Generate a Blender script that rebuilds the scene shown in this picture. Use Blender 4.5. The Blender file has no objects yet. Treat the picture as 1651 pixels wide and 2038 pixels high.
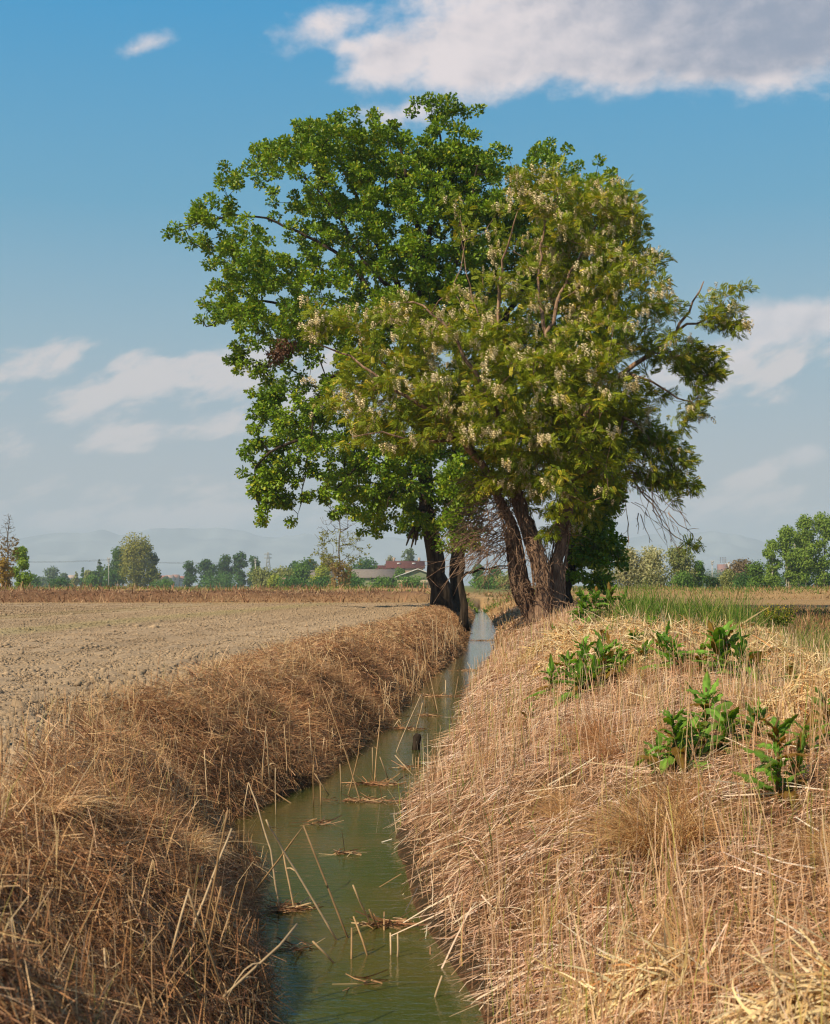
import bpy, math, random
import numpy as np
from mathutils import Vector

rng = np.random.default_rng(11)
random.seed(11)
SC = bpy.context.scene
COL = SC.collection

# ------------------------------------------------------------------ camera, sky, sun, exposure
F, CX, HY, CAMZ = 2830.0, 825.5, 1165.0, 1.3       # focal length, optical axis and horizon of the photograph (in its pixels)
cam_d = bpy.data.cameras.new('camera')
cam = bpy.data.objects.new('camera', cam_d); COL.objects.link(cam)
cam.location = (0, 0, CAMZ); cam.rotation_euler = (math.radians(90), 0, 0)
cam_d.sensor_width = 36.0; cam_d.sensor_fit = 'AUTO'
cam_d.lens = F / 2038.0 * 36.0
cam_d.shift_y = (HY - 1019.0) / 2038.0
cam_d.clip_start = 0.05; cam_d.clip_end = 40000
cam_d.dof.use_dof = True; cam_d.dof.focus_distance = 11.0; cam_d.dof.aperture_fstop = 9.0
SC.camera = cam
SC.render.resolution_x = 830; SC.render.resolution_y = 1024
SC.view_settings.view_transform = 'Standard'; SC.view_settings.look = 'None'
SC.view_settings.exposure = 0.25; SC.view_settings.gamma = 1.0
SC.cycles.volume_bounces = 1
SC.cycles.max_bounces = 8
SC.cycles.transparent_max_bounces = 8
SC.cycles.use_denoising = True
SC.cycles.filter_width = 1.15

SUN_AZ, SUN_EL = math.radians(-132), math.radians(41)   # compass angle from +Y towards +X, height
SUN_DIR = Vector((math.sin(SUN_AZ)*math.cos(SUN_EL), math.cos(SUN_AZ)*math.cos(SUN_EL), math.sin(SUN_EL)))
sl = bpy.data.lights.new('sun', 'SUN'); sl.energy = 5.0; sl.angle = math.radians(0.5); sl.color = (1.0, 0.83, 0.58)
so = bpy.data.objects.new('sun', sl); COL.objects.link(so)
so.rotation_euler = (-SUN_DIR).to_track_quat('-Z', 'Y').to_euler(); so.location = (-30, -12, 25)


class E:
    """Tiny expression wrapper round shader node sockets."""
    def __init__(s, nt, sock): s.nt, s.s = nt, sock
    def _m(s, op, b=None, c=None):
        n = s.nt.nodes.new('ShaderNodeMath'); n.operation = op
        for i, v in enumerate((s, b, c)):
            if v is None: continue
            if isinstance(v, E): s.nt.links.new(v.s, n.inputs[i])
            else: n.inputs[i].default_value = v
        return E(s.nt, n.outputs[0])
    def __add__(s, o): return s._m('ADD', o)
    def __sub__(s, o): return s._m('SUBTRACT', o)
    def __mul__(s, o): return s._m('MULTIPLY', o)
    def __truediv__(s, o): return s._m('DIVIDE', o)
    __radd__ = __add__; __rmul__ = __mul__
    def __rsub__(s, o): return s._m('MULTIPLY', -1.0)._m('ADD', o)
    def mx(s, o): return s._m('MAXIMUM', o)
    def mn(s, o): return s._m('MINIMUM', o)
    def pw(s, o): return s._m('POWER', o)
    def step(s, lo, hi, a=0.0, b=1.0):
        n = s.nt.nodes.new('ShaderNodeMapRange'); n.interpolation_type = 'SMOOTHSTEP'
        s.nt.links.new(s.s, n.inputs[0])
        for i, v in zip((1, 2, 3, 4), (lo, hi, a, b)): n.inputs[i].default_value = v
        return E(s.nt, n.outputs[0])
    def lin(s, lo, hi, a=0.0, b=1.0):
        n = s.nt.nodes.new('ShaderNodeMapRange')
        s.nt.links.new(s.s, n.inputs[0])
        for i, v in zip((1, 2, 3, 4), (lo, hi, a, b)): n.inputs[i].default_value = v
        return E(s.nt, n.outputs[0])


def xyz(nt, *v):
    n = nt.nodes.new('ShaderNodeCombineXYZ')
    for i, a in enumerate(v):
        if isinstance(a, E): nt.links.new(a.s, n.inputs[i])
        else: n.inputs[i].default_value = a
    return n.outputs[0]


def noise(nt, vec, scale, detail=5.0, rough=0.55, dist=0.0):
    n = nt.nodes.new('ShaderNodeTexNoise')
    n.inputs['Scale'].default_value = scale; n.inputs['Detail'].default_value = detail
    n.inputs['Roughness'].default_value = rough; n.inputs['Distortion'].default_value = dist
    if vec is not None: nt.links.new(vec, n.inputs['Vector'])
    return E(nt, n.outputs['Fac'])


def mix(nt, fac, a, b, mode='MIX'):
    n = nt.nodes.new('ShaderNodeMix'); n.data_type = 'RGBA'; n.blend_type = mode
    for sock, v in ((n.inputs[0], fac), (n.inputs[6], a), (n.inputs[7], b)):
        if isinstance(v, E): nt.links.new(v.s, sock)
        elif hasattr(v, 'is_linked'): nt.links.new(v, sock)
        elif isinstance(v, (int, float)): sock.default_value = v
        else: sock.default_value = (*v, 1.0)
    return n.outputs[2]


def build_world():
    w = bpy.data.worlds.new('World'); SC.world = w; w.use_nodes = True
    nt = w.node_tree; nt.nodes.clear()
    out = nt.nodes.new('ShaderNodeOutputWorld'); bg = nt.nodes.new('ShaderNodeBackground')
    nt.links.new(bg.outputs[0], out.inputs[0])
    sky = nt.nodes.new('ShaderNodeTexSky'); sky.sky_type = 'NISHITA'; sky.sun_disc = False
    sky.sun_elevation = SUN_EL; sky.sun_rotation = SUN_AZ % (2*math.pi)
    sky.altitude = 150; sky.air_density = 1.0; sky.dust_density = 1.6; sky.ozone_density = 2.2
    bg.inputs[1].default_value = 0.1
    tc = nt.nodes.new('ShaderNodeTexCoord'); sp = nt.nodes.new('ShaderNodeSeparateXYZ')
    nt.links.new(tc.outputs['Generated'], sp.inputs[0])
    x, y, z = (E(nt, o) for o in sp.outputs)
    az = x._m('ARCTAN2', y)
    el = z._m('ARCSINE')
    K = 1000.0 / F                                   # photo pixels -> milliradians, roughly
    U, V = az * 1000.0, el * 1000.0

    def at(px, py): return math.atan((px-CX)/F)*1000, math.atan((HY-py)/F*math.cos(math.atan((px-CX)/F)))*1000

    # domain warp
    wv = xyz(nt, U*0.012, V*0.018, 3.1)
    w1 = noise(nt, wv, 1.0, 3.0, 0.5) - 0.5
    w2 = noise(nt, xyz(nt, U*0.012, V*0.018, 9.7), 1.0, 3.0, 0.5) - 0.5
    Uw, Vw = U + w1*26.0, V + w2*20.0

    def field(blobs, UU, VV):
        f = None
        for (px, py, a, b, rot, wgt) in blobs:
            u0, v0 = at(px, py); a *= K; b *= K; c, s_ = math.cos(math.radians(rot)), math.sin(math.radians(rot))
            du, dv = UU - u0, VV - v0
            p = (du*c + dv*s_)/a; q = (dv*c - du*s_)/b
            g = (1.0 - (p*p + q*q)._m('SQRT'))*wgt
            f = g if f is None else f._m('SMOOTH_MAX', g, 0.12)
        return f
    # heaped clouds
    cum = [(1260, 40, 520, 160, -3, 1.25), (1000, 95, 330, 110, 4, 1.15), (1480, 90, 360, 125, -4, 1.2), (1150, -80, 500, 180, 0, 1.25), (1640, 40, 260, 150, 0, 1.0), (800, 120, 170, 75, 12, 0.9),
           (632, 46, 125, 50, 10, 0.55), (690, 95, 90, 30, -10, 0.5), (1540, 640, 130, 55, 6, 0.95), (1640, 640, 120, 70, 0, 0.95), (1420, 690, 120, 45, 14, 0.55),
           (280, 88, 85, 26, 24, 0.42), (1598, 908, 60, 24, 8, 0.62), (800, 225, 190, 40, 12, 0.42)]
    fb = noise(nt, xyz(nt, Uw*0.020, Vw*0.030, 1.7), 1.0, 8.0, 0.56)
    fbs = noise(nt, xyz(nt, (Uw-9.0)*0.020, (Vw+6.0)*0.030, 1.7), 1.0, 5.0, 0.56)
    cf = field(cum, Uw, Vw)
    fine = noise(nt, xyz(nt, Uw*0.075, Vw*0.11, 4.4), 1.0, 6.0, 0.6)
    dens = cf + (fb - 0.5)*1.0 + (fine - 0.5)*0.34
    m1 = dens.step(0.07, 0.58)
    # streaky veil low in the sky
    wis = [(300, 760, 300, 70, 14, 0.8), (480, 740, 200, 60, 8, 0.8), (60, 730, 130, 45, 16, 0.75), (110, 715, 60, 26, 20, 0.7), (250, 870, 110, 50, 14, 0.55), (430, 850, 130, 40, 8, 0.6), (40, 880, 110, 60, 10, 0.5),
           (380, 985, 260, 48, 6, 0.62), (250, 1030, 520, 50, 3, 0.8), (60, 970, 140, 30, 4, 0.35), (1485, 948, 90, 30, 24, 0.85), (1480, 730, 260, 80, 6, 0.6), (1250, 1020, 500, 60, 2, 0.6), (640, 760, 160, 110, 10, 0.7)]
    Us = Uw*0.94 + Vw*0.34
    Vs = Vw*0.94 - Uw*0.30
    fw = noise(nt, xyz(nt, Us*0.022, Vs*0.055, 5.3), 1.0, 8.0, 0.6)
    dw = field(wis, Uw, Vw) + (fw - 0.5)*2.3
    m2 = dw.step(0.08, 0.66)*0.88
    # colour of the open sky: paler and greyer towards the horizon
    rp = nt.nodes.new('ShaderNodeValToRGB'); cr = rp.color_ramp
    nt.links.new(V.lin(-100.0, 900.0).s, rp.inputs[0])
    stops = [(0.0, (.41, .45, .52)), (0.10, (.44, .47, .54)), (0.18, (.42, .475, .55)), (0.27, (.25, .43, .57)), (0.36, (.08, .35, .58)), (0.485, (.0, .29, .62)), (0.7, (.06, .19, .38)), (1.0, (.08, .14, .24))]
    while len(cr.elements) < len(stops): cr.elements.new(0.5)
    for e_, (p_, c_) in zip(cr.elements, stops): e_.position = p_; e_.color = (*c_, 1)
    ramp10 = mix(nt, 1.0, rp.outputs[0], (8.5, 8.65, 8.3), 'MULTIPLY')
    base = mix(nt, 0.96, sky.outputs[0], ramp10)
    # cloud light and shade (sun from the left, behind)
    lit = ((fb - fbs)*1.3 + 0.46)
    u0, v0 = at(1330, 60)
    shade = ((U - u0)/150.0).step(-1.1, 0.55)*(1.0 - ((V - v0)/60.0).step(0.6, 1.6)*0.3)*V.step(320.0, 350.0)
    low = (cf*1.0).step(0.15, 0.85)
    lit = (lit + 0.45 - shade*0.66 - low*0.10).step(0.0, 1.0)
    ccol = mix(nt, lit, (2.6, 2.95, 3.8), (7.3, 6.5, 6.45))
    c1 = mix(nt, m2, base, (6.3, 5.75, 5.7))
    low_c = V.step(60.0, 260.0, 0.45, 0.95)
    c2 = mix(nt, m1*low_c, c1, ccol)
    nt.links.new(c2, bg.inputs[0])


build_world()

# ------------------------------------------------------------------ helpers
def tag(o, label=None, cat=None, group=None, kind=None):
    if label: o['label'] = label
    if cat: o['category'] = cat
    if group: o['group'] = group
    if kind: o['kind'] = kind
    return o


def empty(name, loc, label, cat, group=None):
    o = bpy.data.objects.new(name, None); COL.objects.link(o); o.location = tuple(float(v) for v in loc)
    o.empty_display_size = 0.2
    return tag(o, label, cat, group)


def mesh_obj(name, verts, faces, mat, parent=None, color=None, smooth=False, origin=None):
    """faces: an (M,k) array or a list of such arrays; parent: the thing's Empty (verts are in world space)."""
    if not isinstance(faces, list): faces = [faces]
    faces = [np.asarray(f, dtype=np.int32) for f in faces if len(f)]
    verts = np.asarray(verts, dtype=np.float64)
    if parent is not None and origin is None:
        p = parent; o3 = np.zeros(3)
        while p is not None: o3 = o3 + np.array(p.location); p = p.parent
        verts = verts - o3
    elif origin is not None:
        verts = verts - np.asarray(origin)
    me = bpy.data.meshes.new(name)
    me.vertices.add(len(verts)); me.vertices.foreach_set('co', verts.astype(np.float32).ravel())
    nl = sum(f.size for f in faces); npoly = sum(len(f) for f in faces)
    me.loops.add(nl); me.polygons.add(npoly)
    me.loops.foreach_set('vertex_index', np.concatenate([f.ravel() for f in faces]))
    tot = np.concatenate([np.full(len(f), f.shape[1], dtype=np.int32) for f in faces])
    start = np.concatenate([[0], np.cumsum(tot)[:-1]]).astype(np.int32)
    me.polygons.foreach_set('loop_start', start)
    try: me.polygons.foreach_set('loop_total', tot)
    except Exception: pass
    if smooth: me.polygons.foreach_set('use_smooth', np.ones(npoly, dtype=bool))
    if color is not None:
        ca = me.color_attributes.new('Col', 'FLOAT_COLOR', 'POINT')
        c4 = np.ones((len(verts), 4), dtype=np.float32); c4[:, :3] = color
        ca.data.foreach_set('color', c4.ravel())
    me.update(calc_edges=True)
    if mat is not None: me.materials.append(mat)
    o = bpy.data.objects.new(name, me); COL.objects.link(o)
    if parent is not None: o.parent = parent
    elif origin is not None: o.location = tuple(float(v) for v in origin)
    return o


def nrm(a): return a/np.maximum(np.linalg.norm(a, axis=-1, keepdims=True), 1e-9)


def rand_dirs(n): return nrm(rng.normal(size=(n, 3)))


def vnoise(x, y, seed=0):
    """2-D value noise in 0..1"""
    x = np.asarray(x, dtype=np.float64); y = np.asarray(y, dtype=np.float64)
    xi, yi = np.floor(x).astype(np.int64), np.floor(y).astype(np.int64)
    fx, fy = x-xi, y-yi
    fx, fy = fx*fx*(3-2*fx), fy*fy*(3-2*fy)
    def h(a, b):
        n = (a*374761393 + b*668265263 + seed*1442695041) & 0x7fffffff
        n = ((n ^ (n >> 13))*1274126177) & 0x7fffffff
        return ((n ^ (n >> 16)) & 0xffff)/65535.0
    return (h(xi, yi)*(1-fx)+h(xi+1, yi)*fx)*(1-fy) + (h(xi, yi+1)*(1-fx)+h(xi+1, yi+1)*fx)*fy


def fbm(x, y, seed=0, octaves=4):
    s = 0; a = 0.5
    for i in range(octaves):
        s = s + a*(vnoise(x, y, seed+i)-0.5)*2; x = x*2.03+3.1; y = y*2.03+1.7; a *= 0.5
    return s


def sstep(a, b, x):
    t = np.clip((x-a)/(b-a), 0, 1); return t*t*(3-2*t)


def scatter(tv, tf, pos, side, up, nr, size):
    """bake copies of a template (verts tv, faces tf) at pos with frame (side, up, nr)"""
    n, k = len(pos), len(tv)
    size = np.broadcast_to(np.asarray(size, dtype=float).reshape(-1, 1, 1) if np.ndim(size) else np.full((1, 1, 1), size), (n, 1, 1))
    v = (side[:, None, :]*tv[None, :, 0:1] + up[:, None, :]*tv[None, :, 1:2] + nr[:, None, :]*tv[None, :, 2:3])*size + pos[:, None, :]
    base = (np.arange(n)*k)[:, None, None]
    if isinstance(tf, list):
        f = [(base + t[None]).reshape(-1, t.shape[1]) for t in tf]
    else:
        f = (base + tf[None]).reshape(-1, tf.shape[1])
    return v.reshape(-1, 3), f


def frame(d, n):
    d = nrm(d); s = nrm(np.cross(d, n)); n2 = np.cross(s, d); return s, d, n2


def ribbons(R, D, L, W, B, nseg=2, taper=0.8):
    n = len(R); L = np.broadcast_to(L, (n,))[:, None]; W = np.broadcast_to(W, (n,))[:, None]
    S = nrm(np.cross(D, rand_dirs(n)))
    ts = np.linspace(0, 1, nseg+1); rows = []
    for t in ts:
        c = R + D*L*t + B*L*t*t
        w = S*W*0.5*(1-taper*t)
        rows += [c-w, c+w]
    v = np.stack(rows, axis=1).reshape(-1, 3); k = 2*(nseg+1)
    f = np.array([[2*i, 2*i+1, 2*i+3, 2*i+2] for i in range(nseg)])
    return v, ((np.arange(n)*k)[:, None, None]+f[None]).reshape(-1, 4), k


def tube(pts, radii, sides=6, cap=True):
    """swept tube through pts -> verts, [quads, ngon caps]"""
    pts = np.asarray(pts, dtype=float); radii = np.broadcast_to(np.asarray(radii, dtype=float), (len(pts),))
    T = np.gradient(pts, axis=0) if len(pts) > 2 else np.repeat((pts[1]-pts[0])[None], 2, 0)
    T = nrm(T)
    ref = np.array([1.0, 0, 0]) if abs(T[0][0]) < 0.8 else np.array([0, 1.0, 0])
    N = np.zeros_like(pts); N[0] = nrm(np.cross(T[0], ref))
    for i in range(1, len(pts)):
        a = N[i-1]-T[i]*np.dot(N[i-1], T[i]); N[i] = a/max(np.linalg.norm(a), 1e-9)
    Bn = np.cross(T, N)
    a = np.linspace(0, 2*np.pi, sides, endpoint=False)
    ring = (N[:, None, :]*np.cos(a)[None, :, None] + Bn[:, None, :]*np.sin(a)[None, :, None])*radii[:, None, None]
    v = (pts[:, None, :]+ring).reshape(-1, 3)
    i = np.arange(len(pts)-1)[:, None]; j = np.arange(sides)[None, :]; j2 = (j+1) % sides
    q = np.stack([i*sides+j, i*sides+j2, (i+1)*sides+j2, (i+1)*sides+j], axis=-1).reshape(-1, 4)
    fs = [q]
    if cap:
        fs.append(np.arange(sides)[::-1][None]); fs.append((np.arange(sides)+(len(pts)-1)*sides)[None])
    return v, fs


class Acc:
    """collects verts / faces of several shapes for one mesh"""
    def __init__(s): s.v = []; s.f = {}; s.c = []; s.n = 0
    def add(s, v, fs, col=None):
        v = np.asarray(v, dtype=float)
        if not isinstance(fs, list): fs = [fs]
        for f in fs:
            f = np.asarray(f)
            if len(f): s.f.setdefault(f.shape[1], []).append(f+s.n)
        s.v.append(v); s.n += len(v)
        if col is not None: s.c.append(np.broadcast_to(np.asarray(col, dtype=float), (len(v), 3)))
    def box(s, lo, hi, col=None):
        x0, y0, z0 = lo; x1, y1, z1 = hi
        v = np.array([[x0, y0, z0], [x1, y0, z0], [x1, y1, z0], [x0, y1, z0], [x0, y0, z1], [x1, y0, z1], [x1, y1, z1], [x0, y1, z1]])
        s.add(v, np.array([[3, 2, 1, 0], [4, 5, 6, 7], [0, 1, 5, 4], [1, 2, 6, 5], [2, 3, 7, 6], [3, 0, 4, 7]]), col)
    def obj(s, name, mat, parent=None, smooth=False, origin=None):
        return mesh_obj(name, np.concatenate(s.v), [np.concatenate(f) for f in s.f.values()], mat, parent, np.concatenate(s.c) if s.c else None, smooth, origin)


# ------------------------------------------------------------------ materials
def new_mat(name):
    m = bpy.data.materials.new(name); m.use_nodes = True; nt = m.node_tree; nt.nodes.clear()
    out = nt.nodes.new('ShaderNodeOutputMaterial'); return m, nt, out


def attr(nt, name='Col'):
    a = nt.nodes.new('ShaderNodeAttribute'); a.attribute_name = name; return a.outputs['Color']


def prin(nt, col, rough=0.8, spec=0.3):
    p = nt.nodes.new('ShaderNodeBsdfPrincipled')
    if hasattr(col, 'is_linked'): nt.links.new(col, p.inputs['Base Color'])
    else: p.inputs['Base Color'].default_value = (*col, 1)
    p.inputs['Roughness'].default_value = rough; p.inputs['Specular IOR Level'].default_value = spec
    return p


def leaf_mat(name, trans=0.4, tint=(1.5, 1.35, 0.6), rough=0.55, spec=0.25):
    m, nt, out = new_mat(name); c = attr(nt)
    p = prin(nt, c, rough, spec)
    t = nt.nodes.new('ShaderNodeBsdfTranslucent'); nt.links.new(mix(nt, 1.0, c, tint, 'MULTIPLY'), t.inputs[0])
    mx = nt.nodes.new('ShaderNodeMixShader'); mx.inputs[0].default_value = trans
    nt.links.new(p.outputs[0], mx.inputs[1]); nt.links.new(t.outputs[0], mx.inputs[2]); nt.links.new(mx.outputs[0], out.inputs[0])
    return m


def attr_mat(name, rough=0.85, spec=0.2, nscale=None, namp=0.5, bump=0.0, bscale=30.0):
    m, nt, out = new_mat(name); c = attr(nt)
    tc = nt.nodes.new('ShaderNodeTexCoord').outputs['Object']
    if nscale:
        k = noise(nt, tc, nscale, 6.0, 0.6).lin(0.25, 0.75, 1-namp, 1+namp)
        cc = nt.nodes.new('ShaderNodeCombineColor')
        for i in range(3): nt.links.new(k.s, cc.inputs[i])
        c = mix(nt, 1.0, c, cc.outputs[0], 'MULTIPLY')
    p = prin(nt, c, rough, spec)
    if bump:
        b = nt.nodes.new('ShaderNodeBump'); b.inputs['Strength'].default_value = bump; b.inputs['Distance'].default_value = 0.02
        nt.links.new(noise(nt, tc, bscale, 6.0, 0.65).s, b.inputs['Height']); nt.links.new(b.outputs[0], p.inputs['Normal'])
    nt.links.new(p.outputs[0], out.inputs[0]); return m


def bark_mat(name, dark, light, sc=(9, 9, 1.3), bump=0.9):
    m, nt, out = new_mat(name)
    tc = nt.nodes.new('ShaderNodeTexCoord'); mp = nt.nodes.new('ShaderNodeMapping')
    nt.links.new(tc.outputs['Object'], mp.inputs[0]); mp.inputs['Scale'].default_value = sc
    n1 = noise(nt, mp.outputs[0], 1.0, 8.0, 0.65, 0.6)
    n2 = noise(nt, tc.outputs['Object'], 1.1, 3.0, 0.5)
    c = mix(nt, (n1*0.8+n2*0.35-0.08).step(0.3, 0.75), dark, light)
    p = prin(nt, c, 0.92, 0.12)
    b = nt.nodes.new('ShaderNodeBump'); b.inputs['Strength'].default_value = bump; b.inputs['Distance'].default_value = 0.05
    nt.links.new(n1.s, b.inputs['Height']); nt.links.new(b.outputs[0], p.inputs['Normal'])
    nt.links.new(p.outputs[0], out.inputs[0]); return m


M = dict(
    leaf=leaf_mat('oak_leaf', 0.22, (1.5, 1.4, 0.5), 0.45, 0.35),
    locust=leaf_mat('locust_leaf', 0.26, (1.5, 1.35, 0.6), 0.55, 0.3),
    petal=leaf_mat('petal', 0.2, (1, 1, 0.95), 0.7, 0.1),
    dock=leaf_mat('dock_leaf', 0.38, (1.6, 1.5, 0.4), 0.62, 0.18),
    grass=leaf_mat('dry_blade', 0.25, (1.15, 1.0, 0.8), 0.6, 0.25),
    farleaf=leaf_mat('far_leaf', 0.3, (1.4, 1.3, 0.6), 0.7, 0.1),
    bark=bark_mat('oak_bark', (0.014, 0.010, 0.008), (0.10, 0.075, 0.055)),
    lbark=bark_mat('locust_bark', (0.085, 0.048, 0.033), (0.48, 0.32, 0.22), (14, 14, 1.6)),
    farbark=bark_mat('far_bark', (0.06, 0.05, 0.04), (0.2, 0.16, 0.12), (3, 3, 0.6), 0.3),
    palebark=bark_mat('pale_bark', (0.25, 0.22, 0.18), (0.6, 0.55, 0.47), (3, 3, 0.6), 0.3),
    soil=attr_mat('soil', 0.95, 0.1, 22.0, 0.35, 0.5, 60.0),
    clod=attr_mat('clod', 0.95, 0.1, 40.0, 0.25, 0.5, 80.0),
    ground=attr_mat('litter', 0.95, 0.1, 45.0, 0.6, 0.8, 120.0),
    plain=attr_mat('painted', 0.8, 0.2, 1.2, 0.12),
    roof=attr_mat('roof', 0.85, 0.2, 2.0, 0.25),
    reed=attr_mat('reed', 0.6, 0.3, 60.0, 0.2),
)

# ------------------------------------------------------------------ the lie of the land
_Y = np.array([-8, 0, 3.0, 4.41, 5.0, 5.79, 6.4, 6.88, 7.59, 8.46, 9.3, 10.98, 13.4, 18.9, 27.25, 43.3, 73.0, 120])
_L = np.array([-0.8, -0.5, -0.45, -0.467, -0.593, -0.686, -0.70, -0.888, -1.03, -0.91, -0.674, -0.485, -0.26, 0.10, 0.90, 1.66, 3.2, 5.6])
_R = np.array([0.1, 0.15, 0.27, 0.195, 0.097, -0.01, -0.04, -0.085, -0.12, -0.075, 0.016, 0.175, 0.38, 0.72, 1.52, 2.5, 3.55, 5.7])


def eL(Y): return np.interp(Y, _Y, _L)
def eR(Y): return np.interp(Y, _Y, _R)


def ditch_on(Y): return 1-sstep(78, 86, Y)


def ground_z(X, Y, fine=True):
    X = np.asarray(X, dtype=float); Y = np.asarray(Y, dtype=float)
    l, r = eL(Y), eR(Y); w = np.maximum(r-l, 0.02)
    wig = 0.10*fbm(X*0.3+Y*0.9, Y*0.9, 5, 3)*sstep(60, 20, Y)
    dl = l+wig*0.6-X; dr = X-r+wig*0.6
    ql = np.clip(dl/(0.88+0.42*(vnoise(Y*0.8, Y*0+3, 8)-0.5)), 0, 1)
    zl = 0.67*(1-(1-ql)**1.55)
    qr = np.clip(dr/(1.55+0.4*(vnoise(Y*0.5, Y*0+9, 2)-0.5)), 0, 1)
    zr = 0.66*(1-(1-qr)**1.35)
    zr = zr - 0.14*sstep(2.6, 4.2, dr) + 0.10*np.exp(-((dr-1.7)/0.6)**2)*sstep(8, 11, Y)*sstep(30, 16, Y)
    t = np.clip((X-l)/w, 0, 1); zb = -0.9*t*(1-t)
    z = np.where(X < l, zl, np.where(X > r, zr, zb))
    z = np.where((dl < 0) & (X < l), -0.02, z); z = np.where((dr < 0) & (X > r), -0.02, z)
    on = ditch_on(Y)
    z = z*on + 0.6*(1-on)
    # bumps on the banks
    rough = 0.035*fbm(X*6.5, Y*4.5, 331, 3)*sstep(30, 12, Y)
    am = np.clip(np.maximum(ql*(1-ql), qr*(1-qr))*4, 0, 1)*on
    z = z + ((0.06+0.05*(X < l))*fbm(X*2.2, Y*1.8, 21, 4)*am + rough*am + 0.03*fbm(X*1.1, Y*1.1, 33, 3)*(ql+qr > 0.9)*on)*sstep(80, 30, Y)
    # shallow wheel tracks in the tilled field, parallel to the ditch
    q = X-0.085*Y; fm = (dl > 1.4)*sstep(50, 44, Y)
    z = z - fm*(0.035*np.exp(-((q+4.9)/0.14)**2)+0.03*np.exp(-((q+6.6)/0.14)**2)+0.012*np.sin(q*7.0))
    # low earth banks that close the fields
    left = sstep(-0.8, -2.2, X-eL(np.minimum(Y, 100.0)))
    c1 = 52.5-X*0.05+1.5*fbm(X*0.05, X*0+1, 3, 2)+(X+18)*0.14
    z = z + left*(0.40+0.10*fbm(X*0.4, Y*0.4, 41, 3))*np.exp(-((Y-c1-1.6)/1.5)**4)
    z = z + left*(0.42+0.16*fbm(X*0.25, Y*0.25, 47, 3))*np.exp(-((Y-c1-19)/4.0)**4)
    right = sstep(1.5, 4.5, X-eR(np.minimum(Y, 100.0)))
    z = z + right*(0.48+0.1*fbm(X*0.3, Y*0.3, 51, 3))*np.exp(-((Y-84)/4.5)**4)
    return z


def hit(px, py, h=0.0):
    """where the sight line through a photo pixel first meets the ground (raised by h)"""
    Ys = np.geomspace(1.5, 600, 9000)
    X = (px-CX)/F*Ys; zr = CAMZ+(HY-py)/F*Ys
    zg = np.maximum(ground_z(X, Ys), 0.0)+h
    i = int(np.argmax(zr <= zg))
    return np.array([X[i], Ys[i], zg[i]-h])


def field_tint(X, Y):
    q = X-0.085*Y+0.12*fbm(X*0.6, Y*0.3, 291, 2)
    k = 1+0.07*np.sin(q*3.1)+0.10*fbm(X*0.35, Y*0.2, 295, 3)+0.10*np.exp(-((q+4.9)/0.22)**2)
    g = 0.32*np.exp(-((q+7.3)/0.55)**2)+0.2*np.exp(-((q+10.6)/0.5)**2)
    c = np.array([0.37, 0.275, 0.185])*k[:, None]
    return c*(1-g[:, None])+np.array([0.27, 0.27, 0.10])*g[:, None]


def ground_colour(X, Y):
    dl = eL(Y)-X; dr = X-eR(Y)
    n = fbm(X*0.8, Y*0.8, 61, 4)[:, None]; n2 = fbm(X*5, Y*5, 66, 3)[:, None]
    soil = field_tint(X, Y) + n*np.array([0.03, 0.025, 0.02])
    left_bank = np.array([0.20, 0.10, 0.048])*(1+0.5*n2)
    right_bank = np.array([0.13, 0.07, 0.035])*(1+0.4*n2)  # darkened so that gaps between the straws look shadowed
    edge = sstep(0.68, 1.0, dl+0.3*n[:, 0]+0.2*n2[:, 0])[:, None]
    c = np.where((X < eL(Y))[:, None], left_bank*(1-edge)+soil*edge, right_bank)
    wet = (sstep(0.17, 0.05, dl)*(X < eL(Y))+sstep(0.17, 0.05, dr)*(X > eR(Y)))[:, None]
    c = c*(1-wet)+np.array([0.06, 0.042, 0.024])*wet
    tr = (np.exp(-((dr-2.72)/0.24)**4)*sstep(17, 14, Y))[:, None]; c = c*(1-tr)+np.array([0.52, 0.42, 0.32])*(1+0.25*n2)*tr
    fr = (sstep(3.6, 5.0, dr)*sstep(42, 46, Y+n[:, 0]*2))[:, None]
    c = c*(1-fr)+(np.array([0.40, 0.30, 0.19])+0.03*n)*fr
    far = sstep(46, 52, Y+n[:, 0]*2)[:, None]
    straw = np.array([0.36, 0.235, 0.115])*(1+0.35*n+0.3*n2)
    c = c*(1-far)+straw*far
    # greener meadow far off
    g = sstep(95, 180, Y)[:, None]
    c = c*(1-g)+(np.array([0.16, 0.17, 0.05])*(1+0.5*n))*g
    c1 = 52.5-X*0.05+(X+18)*0.14
    b = (np.exp(-((Y-c1-1.4)/2.2)**4)*sstep(-0.8, -2.2, X-eL(Y)))[:, None]
    c = c*(1-b)+np.array([0.22, 0.125, 0.072])*(1+0.6*n2+0.4*n)*b
    return np.clip(c, 0.01, 1)


def grid_axis(parts):
    out = []
    for a, b, n in parts: out.append(np.linspace(a, b, n, endpoint=False))
    return np.concatenate(out)


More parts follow.
